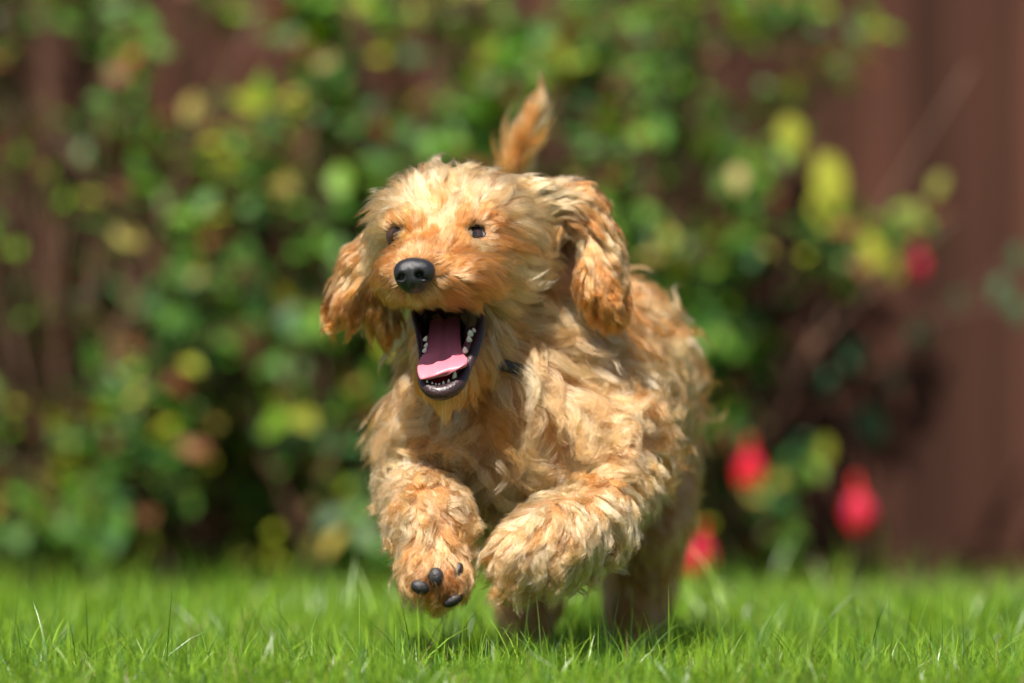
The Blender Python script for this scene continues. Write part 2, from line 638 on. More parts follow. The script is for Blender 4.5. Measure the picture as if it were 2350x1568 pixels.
for path in ([(1700, 1330, 1.9), (1850, 1080, 1.9), (2000, 930, 1.88), (2110, 745, 1.92), (2230, 670, 1.92), (2350, 560, 1.92)],
             [(1700, 1330, 1.9), (1830, 1000, 1.9), (1960, 790, 1.88), (2050, 850, 1.9)], [(1700, 900, 1.8), (1800, 600, 1.75), (1900, 380, 1.73), (1920, 330, 1.73)],
             [(2110, 745, 1.92), (2260, 700, 1.9), (2345, 730, 1.9)]):
    add_stem(spline([P(*q) for q in path], 20), np.linspace(.0018, .0008, 20))

nL = len(leaves)
LP = np.array([l[0] for l in leaves])
LP[:, 1] = np.minimum(LP[:, 1], 2.04)
LP[:, 2] = np.maximum(LP[:, 2], .02)
LD = np.array([l[1] for l in leaves])
LN = np.array([l[2] for l in leaves])
LS = np.array([l[3] for l in leaves])
LN = LN - (LN * LD).sum(1)[:, None] * LD
LN /= np.linalg.norm(LN, axis=1)[:, None]
LB = np.cross(LN, LD)
# colours
base = np.array([[.050, .13, .018], [.085, .19, .025], [.030, .095, .030], [.14, .25, .025], [.30, .30, .03], [.36, .26, .08], [.09, .16, .06], [.20, .075, .04]])
pr = np.array([.21, .25, .13, .15, .05, .03, .07, .11])
ci = rng.choice(len(base), nL, p=pr)
cf = Field(.25, 1, 12, 5)(LP)[:, 0]
ci = np.where((cf > 1.0) & (rng.random(nL) < .35), 4, ci)
LC = base[ci] * rng.uniform(.6, 1.3, (nL, 1)) * np.array([.98, 1.08, .75])
for i, l in enumerate(leaves):
    if len(l) > 6:
        LC[i] = [(.06, .14, .06), (.36, .38, .035), (.26, .27, .05)][l[6]]
# which leaves show largest: in frame, near the front of the crown
Lu = np.array([l[4] for l in leaves])
Lv = np.array([l[5] for l in leaves])
sx = (LP[:, 0]) / (LP[:, 1] + 4.17) * F + 1175
sy = 1008 - (LP[:, 2] - .17) / (LP[:, 1] + 4.17) * F
infr = (sx > 20) & (sx < 2330) & (sy > 20) & (sy < 1340)
score = infr * (LS / .03) * (1 + (2.05 - LP[:, 1]) * 2.5) + np.array([5 * (len(l) > 6) for l in leaves])
order = np.argsort(-score)
single = set(order[:300].tolist())
for i in sorted(single):
    o = link(bpy.data.objects.new("leaf", leaf_me), shrub)
    M = Matrix(((LD[i][0], LB[i][0], LN[i][0], 0), (LD[i][1], LB[i][1], LN[i][1], 0), (LD[i][2], LB[i][2], LN[i][2], 0), (0, 0, 0, 1))).to_4x4()
    o.matrix_local = Matrix.Translation((LP[i] - shrub_loc).tolist()) @ M @ Matrix.Scale(float(LS[i]), 4)
    o["tint"] = [float(c) for c in LC[i]]
rest = np.array([i for i in range(nL) if i not in single])
Vv = (LP[rest][:, None, :] + (LD[rest][:, None, :] * LV[None, :, 0:1] + LB[rest][:, None, :] * LV[None, :, 1:2] + LN[rest][:, None, :] * LV[None, :, 2:3]) * LS[rest][:, None, None])
Ff = (LF[None] + (np.arange(len(rest)) * len(LV))[:, None, None]).reshape(-1, 4)
fo = mesh_obj("foliage", Vv.reshape(-1, 3) - shrub_loc, Ff, m_leafmass, shrub)
set_col(fo.data, np.repeat(LC[rest], len(LV), 0))
fo["kind"] = "stuff"
st = mesh_obj("stems", np.array(stem_V) - shrub_loc, stem_F, m_twig, shrub)
st["kind"] = "stuff"


def petal(L, W, curl, ang, tilt):
    """one pointed petal hanging from the origin, bending outward"""
    V, Fc = [], []
    n = 6
    R = Matrix.Rotation(ang, 3, 'Z')
    for i in range(n + 1):
        t = i / n
        w = W * math.sin(math.pi * min(t * .86 + .1, 1)) ** .8 if i < n else 0.0004
        z = -L * t
        r = .0045 + .0085 * math.sin(math.pi * min(1, t * .95)) * (.6 + tilt) + curl * L * t ** 3
        for s in (-1, -.35, .35, 1):
            V.append(R @ Vector((r - abs(s) * w * .35, s * w, z)))
    for i in range(n):
        for j in range(3):
            a = i * 4 + j
            Fc.append((a, a + 1, a + 5, a + 4))
    return V, Fc


def add_flower(u, v, y, sc, opened, lean):
    top = P(u, v, y)
    loc = top - shrub_loc
    # calyx tube is the flower's own mesh, the petals its sub-parts
    V, Fc = tube([(0, 0, .006), (0, 0, .002), (0, 0, -.004), (0, 0, -.012)], [.0012, .0022, .0034, .0048], 10)
    f = mesh_obj("flower", V, Fc, m_sepal, shrub)
    f.location = loc
    f.scale = (sc,) * 3
    f.rotation_euler = (lean, lean * .5, random.uniform(0, 1))
    for k in range(4):
        V, Fc = petal(.038, .0125, .30 * opened, k * math.pi / 2, .14 + .25 * opened)
        mesh_obj("sepal", V, Fc, m_sepal, f).location = (0, 0, -.010)
    for k in range(4):
        V, Fc = petal(.034, .0100, .02, k * math.pi / 2 + .78, .06)
        mesh_obj("petal", V, Fc, m_petal, f).location = (0, 0, -.012)
    for k in range(5):
        a = k * 1.25
        V, Fc = tube([(0, 0, -.02), (math.cos(a) * .003, math.sin(a) * .003, -.04), (math.cos(a) * .006, math.sin(a) * .006, -.058 - .004 * k)], [.0004, .0003, .0005], 5)
        mesh_obj("stamen", V, Fc, m_petal, f)
    pts = spline([(0, 0, .010), (.004, .004, .035), (-.004, .012, .07)], 7)
    V, Fc = tube(pts, .0005, 5)
    mesh_obj("flower_stalk", V, Fc, m_twig, f)


add_flower(1722, 1015, 1.66, .95, .55, .05)
add_flower(1965, 1105, 1.72, 1.1, .12, -.06)
add_flower(1612, 1212, 1.60, .95, .25, .1)
add_flower(1550, 1215, 1.72, .9, .3, -.1)
add_flower(2105, 560, 1.86, .8, .1, .1)
add_flower(738, 1140, 1.75, .8, .4, -.1)
add_flower(300, 80, 1.92, .9, .2, .1)
add_flower(115, 510, 1.90, 1.1, .3, 0)

# ------------------------------------------------------------------ grass
def blades(pos, h, w, lean, col, nseg=4):
    n = len(pos)
    az = rng.uniform(0, 2 * np.pi, n)
    face = rng.uniform(0, 2 * np.pi, n)
    ld = np.stack([np.cos(az), np.sin(az), 0 * az], -1)
    wd = np.stack([np.cos(face), np.sin(face), 0 * az], -1)
    V = np.zeros((n, 2 * nseg + 1, 3), np.float32)
    for k in range(nseg + 1):
        t = k / nseg
        c = pos + ld * (lean * h * t ** 2)[:, None] + np.array([0, 0, 1.0]) * (h * (t - .25 * np.clip(lean, 0, 1.5) * t ** 2))[:, None]
        ww = w * (1 - t ** 1.8) * .5
        if k < nseg:
            V[:, 2 * k] = c - wd * ww[:, None]
            V[:, 2 * k + 1] = c + wd * ww[:, None]
        else:
            V[:, 2 * k] = c
    m = 2 * nseg + 1
    base = (np.arange(n) * m)[:, None]
    tris = []
    for k in range(nseg - 1):
        a = 2 * k
        tris += [np.array([a, a + 1, a + 3]), np.array([a, a + 3, a + 2])]
    a = 2 * (nseg - 1)
    tris.append(np.array([a, a + 1, a + 2]))
    T = (base[:, None, :] + np.array(tris)[None]).reshape(-1, 3)
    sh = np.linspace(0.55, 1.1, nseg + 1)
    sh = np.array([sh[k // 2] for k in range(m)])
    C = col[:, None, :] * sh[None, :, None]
    return V.reshape(-1, 3), T, C.reshape(-1, 3)


gf = Field(.12, 1, 12, 8)
gf2 = Field(.03, 1, 12, 9)


def grass_patch(n, x0, x1, y0, y1, hmean, wmean, taper=True):
    y = rng.uniform(y0, y1, n)
    hw = (y + 4.17) / F * 1175 if taper else np.ones(n)
    x = rng.uniform(x0, x1, n) * hw
    pos = np.stack([x, y, np.full(n, -.012)], -1)
    nv = gf(pos)[:, 0]
    h = hmean * np.exp(rng.normal(0, .36, n)) * (1 + .16 * nv)
    lean = np.abs(rng.normal(.35, .55, n))
    w = wmean * rng.uniform(.6, 1.4, n)
    c0, c1, c2 = np.array([.13, .27, .018]), np.array([.25, .39, .035]), np.array([.055, .16, .02])
    t = rng.random(n)[:, None]
    col = c0 * (1 - t) + c1 * t
    col = np.where(rng.random((n, 1)) < .2, c2, col)
    straw = rng.random(n) < .035
    col[straw] = np.array([.52, .38, .20]) * rng.uniform(.6, 1.1, (straw.sum(), 1))
    h[straw] *= .75
    col *= rng.uniform(.62, 1.3, (n, 1)) * (1 + .12 * nv[:, None])
    return blades(pos, h, w, lean, col)


parts = [grass_patch(30000, -1.25, 1.25, -1.0, -.3, .015, .0014),
         grass_patch(56000, -1.25, 1.25, -.3, .45, .024, .0013),
         grass_patch(26000, -1.3, 1.3, .35, 1.6, .034, .0024),
         grass_patch(16000, -1.9, -1.25, -1.0, 1.6, .032, .0030),
         grass_patch(16000, 1.25, 1.9, -1.0, 1.6, .032, .0030)]
# long stray blades standing above the lawn
n = 520
yy = np.where(rng.random(n) < .3, rng.uniform(-.25, .25, n), rng.uniform(-.4, 1.5, n))
pos = np.stack([rng.uniform(-1.3, 1.3, n) * (yy + 4.17) / F * 1175, yy, np.full(n, -.012)], -1)
tt = rng.random(n)[:, None]
col = np.array([.04, .12, .02]) * (1 - tt) + np.array([.16, .28, .06]) * tt
parts.append(blades(pos, rng.uniform(.045, .085, n), rng.uniform(.0009, .0019, n), np.abs(rng.normal(.3, .3, n)), col, 6))
off = 0
VV, TT, CC = [], [], []
for V, T, C in parts:
    VV.append(V)
    TT.append(T + off)
    CC.append(C)
    off += len(V)
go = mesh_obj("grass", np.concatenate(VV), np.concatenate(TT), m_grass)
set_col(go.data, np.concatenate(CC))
tag(go, "short bright green lawn grass with stray long blades", "grass", kind="stuff")

# ================================================================== THE PUPPY
HEAD, EARL, EARR, TORSO, LFL, LFR, LHL, LHR, TAIL, INEAR = range(10)
pr = []


def E(u, v, y, rx, ry, rz, reg, R=None, k=.014):
    pr.append(Ell(P(u, v, y), (rx, ry, rz), R, k, reg))


def C(a, b, ra, rb, reg, k=.014):
    pr.append(Cone(P(*a), P(*b), ra, rb, k, reg))


# torso
E(1155, 960, .085, .066, .062, .080, TORSO)
E(1270, 900, .14, .066, .075, .074, TORSO, k=.03)
E(1350, 880, .22, .062, .09, .066, TORSO, k=.03)
E(1388, 905, .29, .058, .07, .064, TORSO, k=.03)
E(1372, 815, .25, .052, .07, .055, TORSO, k=.03)
C((1115, 650, .095), (1140, 880, .078), .044, .060, TORSO, .03)
E(1370, 1020, .085, .044, .05, .042, TORSO, k=.03)
E(990, 1010, .075, .026, .04, .034, TORSO, k=.03)
# head
E(1070, 555, .035, .0505, .056, .042, HEAD, k=.02)
E(1152, 565, .040, .032, .040, .031, HEAD, k=.02)
E(955, 562, .02, .028, .035, .028, HEAD, k=.03)
C((1065, 595, .005), (966, 624, -.058), .038, .0225, HEAD, .02)
E(1050, 638, -.036, .0265, .038, .018, HEAD, k=.008)
E(920, 634, -.040, .019, .03, .017, HEAD, k=.010)
C((1050, 770, .025), (1018, 858, -.030), .033, .0185, HEAD, .012)
E(1090, 765, .035, .026, .03, .038, HEAD, k=.015)
E(985, 462, .025, .026, .03, .018, HEAD, k=.015)
E(1115, 468, .03, .024, .03, .017, HEAD, k=.015)
# brows over the eyes
C((1050, 508, -.028), (1120, 512, -.010), .009, .010, HEAD, .012)
C((905, 520, -.016), (945, 505, -.030), .008, .009, HEAD, .012)
# ears
C((905, 540, .045), (850, 610, .052), .013, .013, EARL)
C((850, 610, .052), (795, 700, .055), .013, .012, EARL)
C((850, 620, .06), (885, 745, .062), .010, .008, EARL)
C((1215, 470, .045), (1325, 478, .056), .014, .012, EARR)
C((1325, 478, .056), (1372, 560, .052), .012, .010, EARR)
C((1372, 560, .052), (1374, 640, .045), .010, .0125, EARR)
C((1374, 640, .045), (1394, 705, .040), .0125, .010, EARR)
E(1296, 590, .080, .026, .014, .030, INEAR, k=.008)
# left-hand front leg, reaching towards the camera with the pads showing
C((985, 1040, .075), (962, 1120, .060), .034, .025, LFL, .02)
C((962, 1120, .060), (985, 1190, -.035), .025, .026, LFL, .012)
C((985, 1190, -.035), (1000, 1305, -.055), .025, .021, LFL, .012)
E(1000, 1325, -.058, .023, .021, .019, LFL, k=.01)
# right-hand front leg, folded across
C((1370, 1040, .08), (1418, 1090, .055), .036, .023, LFR, .02)
C((1418, 1090, .055), (1368, 1190, .00), .023, .023, LFR, .014)
C((1368, 1190, .00), (1270, 1240, -.045), .025, .026, LFR, .014)
C((1270, 1240, -.045), (1200, 1275, -.055), .026, .023, LFR, .014)
# hind legs
C((1330, 1000, .28), (1240, 1180, .26), .040, .026, LHL, .02)
C((1240, 1180, .26), (1212, 1370, .31), .026, .021, LHL, .014)
C((1212, 1370, .31), (1205, 1485, .275), .020, .015, LHL, .014)
E(1203, 1492, .262, .017, .024, .011, LHL, k=.01)
C((1455, 1000, .31), (1482, 1160, .30), .046, .030, LHR, .02)
C((1490, 1160, .30), (1462, 1370, .355), .028, .022, LHR, .014)
C((1462, 1370, .355), (1440, 1480, .33), .020, .015, LHR, .014)
E(1450, 1487, .315, .017, .025, .011, LHR, k=.01)
# tail
TP = [(1400, 740, .345, .014), (1300, 600, .345, .010), (1215, 500, .335, .008), (1178, 430, .325, .006), (1178, 370, .315, .006), (1200, 315, .31, .0055), (1228, 250, .305, .004)]
for a_, b_ in zip(TP[:-1], TP[1:]):
    C(a_[:3], b_[:3], a_[3], b_[3], TAIL, .008)
# openings
sub = [Cone(P(1036, 740, -.020), P(1020, 838, -.055), .0255, .0150, .004, HEAD)]
sub_gap = Ell(P(1288, 575, .050), (.0085, .030, .021), None, .004, HEAD)
throat = Ell(P(1036, 745, .004), (.0205, .022, .022), None, .006, HEAD)
EYE_R = P(1089, 536, -.0195)
EYE_L = P(914, 540, -.0225)
sub.append(Ell(EYE_R + [0, -.006, 0], (.0080, .012, .0050), None, .003, HEAD))
sub.append(Ell(EYE_L + [-.001, -.006, 0], (.004, .010, .0055), None, .003, HEAD))
grid = Grid(pr, sub + [throat, sub_gap], (-.19, -.13, -.02), (.20, .46, .44), .003)
BV, BF = grid.mesh()
print("body verts", len(BV))


def region_of(p):
    best = np.full(len(p), 1e9)
    reg = np.zeros(len(p), int)
    for q in pr:
        d = q(p)
        m = d < best
        best[m] = d[m]
        reg[m] = q.reg
    return reg


puppy = empty("puppy", (P(1330, 1500, .28) * [1, 1, 0]).tolist())
tag(puppy, "curly golden apricot puppy running towards us, mouth wide open", "dog")
PL = np.array(puppy.location)

m_skin = principled("puppy_skin", (.36, .18, .07), .8, var=.3, vscale=60)
m_mouth = principled("mouth_lining_dark", (.022, .008, .010), .35, bump=.5, bscale=300)
m_pink = principled("inner_ear_skin", (.55, .30, .25), .6, var=.2, vscale=90, bump=.4, bscale=500)
body = mesh_obj("body", BV - PL, BF, parent=puppy, mats=[m_skin, m_mouth, m_pink])
fcen = BV[BF].mean(1)
LIPUV = np.array([(960 + a_ * .21684, 700 + b_ * .21684) for a_, b_ in ((330, 330), (340, 430), (375, 560), (400, 700), (420, 850), (425, 1000), (440, 1120), (480, 1220), (560, 1285), (660, 1300), (770, 1265), (860, 1190), (930, 1080), (985, 950), (1050, 800), (1095, 660), (1120, 520), (1125, 400), (1090, 330))]) * .91797


def in_mouth(p):
    """inside the ring of the lips"""
    k = F / (p[:, 1] + 4.17)
    u, v = 1175 + p[:, 0] * k, 1008 - (p[:, 2] - .17) * k
    ins = np.zeros(len(p), bool)
    a = LIPUV
    for i in range(len(a)):
        (x0, y0), (x1, y1) = a[i], a[(i + 1) % len(a)]
        c_ = ((y0 > v) != (y1 > v)) & (u < (x1 - x0) * (v - y0) / (y1 - y0 + 1e-9) + x0)
        ins ^= c_
    return ins & (p[:, 1] < .03)


mi = np.zeros(len(BF), np.int32)
mi[(sub[0](fcen) < .0022) | in_mouth(fcen) & (grid.grad(fcen)[:, 2] > -.55)] = 1
mi[region_of(fcen) == INEAR] = 2
for q in sub[1:]:
    mi[q(fcen) < .001] = 1
body.data.polygons.foreach_set("material_index", mi)


# ------------------------------------------------------------------ nose
def local_sdf_mesh(name, adds, subs, lo, hi, h, mat, label=None, parent=None):
    g = Grid(adds, subs, lo, hi, h, margin=.02)
    V, Fq = g.mesh()
    base = PL
    o = mesh_obj(name, V - base, Fq, mat, parent or puppy)
    return o


m_nose, nt, out = new_mat("nose_leather")
b = N(nt, "ShaderNodeBsdfPrincipled")
b.inputs["Base Color"].default_value = (.012, .012, .014, 1)
b.inputs["Roughness"].default_value = .36
b.inputs["Specular IOR Level"].default_value = .6
tc = N(nt, "ShaderNodeTexCoord")
vo = N(nt, "ShaderNodeTexVoronoi", i_Scale=1500.0)
nt.links.new(tc.outputs["Object"], vo.inputs["Vector"])
bp = N(nt, "ShaderNodeBump", i_Strength=.55, i_Distance=.0004)
nt.links.new(vo.outputs["Distance"], bp.inputs["Height"])
nt.links.new(bp.outputs[0], b.inputs["Normal"])
nt.links.new(b.outputs[0], out.inputs[0])


def Q4(X, Y_, y):      # positions read off the close-up of the face
    return P((920 + X * .1913) * .91797, (480 + Y_ * .1913) * .91797, y)


NY = -.082
nose_add = [Ell(Q4(600, 1010, NY), (.0135, .0115, .0085), None, .004),
            Ell(Q4(455, 1085, NY - .002), (.0062, .0085, .0078), None, .004),
            Ell(Q4(745, 1060, NY - .001), (.0072, .0085, .0082), None, .004),
            Ell(Q4(590, 1190, NY + .001), (.0098, .0085, .0080), None, .004),
            Ell(Q4(600, 1110, NY - .006), (.0045, .006, .0095), None, .003)]
nose_sub = [Ell(Q4(432, 1108, NY - .013), (.0029, .0075, .0028), None, .002),
            Ell(Q4(398, 1140, NY - .010), (.0034, .006, .0011), None, .0015),
            Ell(Q4(672, 1085, NY - .013), (.0034, .0075, .0029), None, .002),
            Ell(Q4(745, 1130, NY - .012), (.0050, .0065, .0011), None, .0015),
            Cone(Q4(575, 1170, NY - .0135), Q4(612, 1390, NY - .004), .0013, .0016, .0015)]
c0 = P(950, 633, NY)
nose = local_sdf_mesh("nose", nose_add, nose_sub, c0 - .022, c0 + .022, .0006, m_nose)

# ------------------------------------------------------------------ eyes
m_eye, nt, out = new_mat("eyeball_material")
tc = N(nt, "ShaderNodeTexCoord")
sp = N(nt, "ShaderNodeVectorMath", operation='DISTANCE')
sp.inputs[1].default_value = (0, 0, 1)
nt.links.new(tc.outputs["Object"], sp.inputs[0])
cr = N(nt, "ShaderNodeValToRGB")
els = cr.color_ramp.elements
els[0].position = 0.0
els[0].color = (.004, .004, .005, 1)
els[1].position = .30
els[1].color = (.006, .005, .006, 1)
for ps, cl in ((.34, (.05, .022, .014)), (.74, (.035, .016, .011)), (.80, (.008, .006, .006)), (.95, (.42, .40, .38)), (1.0, (.6, .5, .48))):
    e = els.new(ps)
    e.color = (*cl, 1)
nt.links.new(sp.outputs["Value"], cr.inputs[0])
b = N(nt, "ShaderNodeBsdfPrincipled", i_Roughness=.06)
b.inputs["Coat Weight"].default_value = 1.0
b.inputs["Coat Roughness"].default_value = .02
nt.links.new(cr.outputs[0], b.inputs["Base Color"])
nt.links.new(b.outputs[0], out.inputs[0])
m_rim = principled("eye_rim_skin", (.020, .010, .009), .35)
m_lid = principled("eyelid_skin", (.055, .026, .018), .55, var=.4, vscale=200)


def uv_sphere(r, n=28, m=18):
    V, Fc = [(0, 0, r)], []
    for i in range(1, m):
        for j in range(n):
            a, b_ = math.pi * i / m, 2 * math.pi * j / n
            V.append((r * math.sin(a) * math.cos(b_), r * math.sin(a) * math.sin(b_), r * math.cos(a)))
    V.append((0, 0, -r))
    for j in range(n):
        Fc.append((0, 1 + j, 1 + (j + 1) % n))
        Fc.append((len(V) - 1, 1 + (m - 2) * n + (j + 1) % n, 1 + (m - 2) * n + j))
    for i in range(m - 2):
        for j in range(n):
            a = 1 + i * n + j
            b_ = 1 + i * n + (j + 1) % n
            Fc.append((a, a + n, b_ + n, b_))
    return V, Fc


def eye(c, gaze, outline, ydepth, lidr):
    V, Fc = uv_sphere(1.0)
    o = mesh_obj("eye", V, Fc, m_eye, puppy)
    q = Vector(gaze).to_track_quat('Z', 'Y')
    o.matrix_local = Matrix.Translation((c - PL).tolist()) @ q.to_matrix().to_4x4() @ Matrix.Scale(.0092, 4)
    pts = []
    for (u, v) in outline:
        p = P(u, v, ydepth)
        # slide the rim on to the ball
        dxz = np.array([p[0] - c[0], p[2] - c[2]])
        rr = min(np.linalg.norm(dxz), .0088)
        p[1] = c[1] - math.sqrt(max(.0094 ** 2 - rr ** 2, 0))
        pts.append(p)
    pts = spline(pts, 40, closed=True)
    V, Fc = tube(pts - PL, lidr, 8, closed=True)
    mesh_obj("eye_rim", V, Fc, m_rim, puppy)
    # the lid: skin from the rim back over the ball
    cen = pts.mean(0)
    V, Fc = [], []
    for r_ in range(7):
        k = 1 + .30 * r_
        for q_ in pts:
            d_ = (q_ - cen) * np.array([k, 0, k]) + cen - c
            h_ = math.hypot(d_[0], d_[2])
            R_ = .0098 + .0004 * r_
            if h_ > R_ * .99:
                d_[0] *= R_ * .99 / h_
                d_[2] *= R_ * .99 / h_
                h_ = R_ * .99
            V.append(c + [d_[0], -math.sqrt(R_ * R_ - h_ * h_) + .0005 * r_, d_[2]] - PL)
    for r_ in range(6):
        for j_ in range(40):
            Fc.append((r_ * 40 + j_, r_ * 40 + (j_ + 1) % 40, (r_ + 1) * 40 + (j_ + 1) % 40, (r_ + 1) * 40 + j_))
    mesh_obj("eyelid", V, Fc, m_lid, puppy)


def q4uv(X, Y_):
    return ((920 + X * .1913) * .91797, (480 + Y_ * .1913) * .91797)


eye(EYE_R + [-.0004, -.0012, -.0016], (-.06, -1, .08), [q4uv(*q) for q in ((1245, 490), (1295, 436), (1390, 412), (1490, 440), (1560, 508), (1590, 570), (1510, 640), (1410, 662), (1325, 640), (1270, 565))], -.03, .0010)
eye(EYE_L + [.0030, .0020, -.0005], (-.35, -1, .1), [q4uv(*q) for q in ((318, 655), (318, 560), (350, 480), (415, 452), (465, 480), (450, 545), (412, 600), (368, 650))], -.03, .0011)

# ------------------------------------------------------------------ mouth
def Z2(X, Y_, y):      # positions read off the close-up of the mouth
    return P((960 + X * .21684) * .91797, (700 + Y_ * .21684) * .91797, y)


m_lip = principled("lip_skin", (.034, .014, .016), .38, bump=.6, bscale=500, coat=.12, var=.3, vscale=120)
m_gum = principled("gum_skin", (.22, .075, .085), .25, bump=.4, bscale=400, coat=.4, col2=(.06, .02, .03), vscale=90)
m_red = principled("mouth_floor_skin", (.55, .02, .02), .25, coat=.5, bump=.3, bscale=300, sss=.15)
m_tongue, nt, out = new_mat("tongue_skin")
tc = N(nt, "ShaderNodeTexCoord")
n1 = N(nt, "ShaderNodeTexNoise", i_Scale=700.0, i_Detail=4.0)
n2 = N(nt, "ShaderNodeTexNoise", i_Scale=60.0, i_Detail=3.0)
mx = N(nt, "ShaderNodeMix", data_type='RGBA')
mx.inputs["A"].default_value = (.50, .12, .17, 1)
mx.inputs["B"].default_value = (.62, .18, .23, 1)
for q in (n1, n2):
    nt.links.new(tc.outputs["Object"], q.inputs["Vector"])
nt.links.new(n2.outputs["Fac"], mx.inputs["Factor"])
b = N(nt, "ShaderNodeBsdfPrincipled", i_Roughness=.42)
b.inputs["Subsurface Weight"].default_value = .25
b.inputs["Subsurface Radius"].default_value = (.006, .002, .002)
b.inputs["Subsurface Scale"].default_value = .5
bp = N(nt, "ShaderNodeBump", i_Strength=.5, i_Distance=.0005)
nt.links.new(n1.outputs["Fac"], bp.inputs["Height"])
nt.links.new(mx.outputs["Result"], b.inputs["Base Color"])
nt.links.new(bp.outputs[0], b.inputs["Normal"])
nt.links.new(b.outputs[0], out.inputs[0])

# lower lip: a flattened roll round the open jaw
lip = [(330, 330, -.020, .0030), (340, 430, -.022, .0034), (375, 560, -.027, .0036), (400, 700, -.033, .0034), (420, 850, -.040, .0034), (425, 1000, -.046, .0036), (440, 1120, -.051, .0042),
       (480, 1220, -.055, .0056), (560, 1285, -.058, .0068), (660, 1300, -.059, .0072), (770, 1265, -.058, .0070), (860, 1190, -.054, .0068), (930, 1080, -.048, .0064), (985, 950, -.041, .0062),
       (1050, 800, -.034, .0064), (1095, 660, -.028, .0062), (1120, 520, -.022, .0055), (1125, 400, -.018, .0042), (1090, 330, -.014, .0030)]
pp = np.array([np.append(Z2(a, b_, c), d) for a, b_, c, d in lip])
pp[:6, 3] *= .55
pp[12:, 3] *= .75
pp = spline(pp, 70)
V, Fc = tube(pp[:, :3] - PL, pp[:, 3] * .8, 12)
mesh_obj("lip", V, Fc, m_lip, puppy)
# the dark inside of the cheeks, from the lips back to the throat
ring = np.concatenate([pp[:, :3], spline([pp[-1, :3], (pp[-1, :3] + pp[0, :3]) / 2 + [0, .004, .002], pp[0, :3]], 12)[1:-1]])
cen = ring.mean(0)
V = []
for k, (sc_k, back) in enumerate(((1.0, .0005), (.96, .006), (.88, .014), (.74, .026), (.5, .038), (.2, .044), (.02, .046))):
    V.append(cen * [1, 0, 1] + (ring - cen) * [sc_k, 0, sc_k] + np.stack([0 * ring[:, 0], ring[:, 1] * (1 - k / 6) + .0 * k + back * 1.0 - .010 * (k / 6), .008 * (k / 6) + 0 * ring[:, 0]], -1))
nR = len(ring)
V = np.concatenate(V)
Fc = [(k * nR + j, k * nR + (j + 1) % nR, (k + 1) * nR + (j + 1) % nR, (k + 1) * nR + j) for k in range(6) for j in range(nR)]
mesh_obj("mouth_lining", V - PL, Fc, m_mouth, puppy)
# gum ridge carrying the lower teeth
gum = [(400, 620, -.026, .0020), (425, 780, -.034, .0024), (440, 960, -.042, .0028), (460, 1130, -.049, .0034), (510, 1215, -.053, .0042), (600, 1248, -.055, .0046), (700, 1232, -.055, .0046), (790, 1180, -.052, .0050),
       (850, 1080, -.047, .0052), (900, 960, -.041, .0050), (950, 820, -.034, .0050), (1000, 690, -.028, .0044), (1030, 560, -.022, .0034)]
pp = np.array([np.append(Z2(a, b_, c + .002), d) for a, b_, c, d in gum])
pp = spline(pp, 60)
V, Fc = tube(pp[:, :3] - PL, pp[:, 3] * .8, 10)
mesh_obj("gum", V, Fc, m_gum, puppy)
# floor of the mouth
V = []
for a, b_, c in ((470, 1080, -.044), (600, 1080, -.040), (760, 1040, -.038), (880, 960, -.036)):
    V.append(Z2(a, b_, c) - PL)
for a, b_, c in ((480, 1190, -.053), (590, 1225, -.055), (720, 1195, -.054), (860, 1080, -.047)):
    V.append(Z2(a, b_, c + .001) - PL)
V = np.array(V)
gr = []
for i in range(7):
    row = spline(np.vstack([V[:4]]) * (1 - i / 6) + V[4:] * (i / 6) + np.array([0, .0015, -.0005]) * math.sin(math.pi * i / 6), 12)
    gr.append(row)
gr = np.concatenate(gr)
ii = np.arange(84).reshape(7, 12)
o = mesh_obj("mouth_floor", np.concatenate([gr, gr + [0, .004, -.002]]), [tuple(int(x) for x in f) for f in np.stack([ii[:-1, :-1], ii[1:, :-1], ii[1:, 1:], ii[:-1, 1:]], -1).reshape(-1, 4)], m_red, puppy)

# tongue: rows from the throat to the tip, each with its left and right edge
rows = [(545, 865, 300, .042, 0), (530, 875, 420, .024, 0), (510, 885, 560, -.002, 0), (495, 890, 690, -.023, 0), (480, 905, 800, -.038, 0), (430, 940, 870, -.046, 0),
        (385, 965, 940, -.053, .14), (380, 962, 1005, -.060, .24), (400, 940, 1065, -.064, .32), (430, 870, 1105, -.065, .32), (490, 720, 1140, -.063, .22)]
rr = spline(np.array(rows, float), 44)
nc = 25
V = []
for (l, r, yy_, dep, sk) in rr:
    for j in range(nc):
        t = j / (nc - 1)
        s = 2 * t - 1
        X_ = l + (r - l) * t
        Yp = yy_ - (t - .35) * sk * (r - l) * .9
        k = (yy_ - 300) / 850
        groove = .0048 * math.exp(-(s / .16) ** 2) * max(0, 1 - max(k - .6, 0) / .3)
        side = .0012 * (math.exp(-((s - .5) / .06) ** 2) + math.exp(-((s + .45) / .05) ** 2)) * .6 * max(0, 1 - max(k - .5, 0) / .15)
        dome = .0035 * s * s * (1 if k < .75 else 1 - 3 * (k - .75)) + .0005 * math.sin(s * 5 + k * 6) * k
        V.append(Z2(X_, Yp, dep + groove + side + dome))
V = np.array(V) - PL
ii = np.arange(len(V)).reshape(44, nc)
tg_ = mesh_obj("tongue", V, [tuple(int(x) for x in f) for f in np.stack([ii[:-1, :-1], ii[1:, :-1], ii[1:, 1:], ii[:-1, 1:]], -1).reshape(-1, 4)], m_tongue, puppy)
sm = tg_.modifiers.new("thick", 'SOLIDIFY')
sm.thickness = .0034
sm.offset = -1
sb = tg_.modifiers.new("round", 'SUBSURF')
sb.levels = sb.render_levels = 1

# teeth
m_tooth = principled("tooth_enamel", (.72, .68, .58), .18, coat=.6, sss=.1)


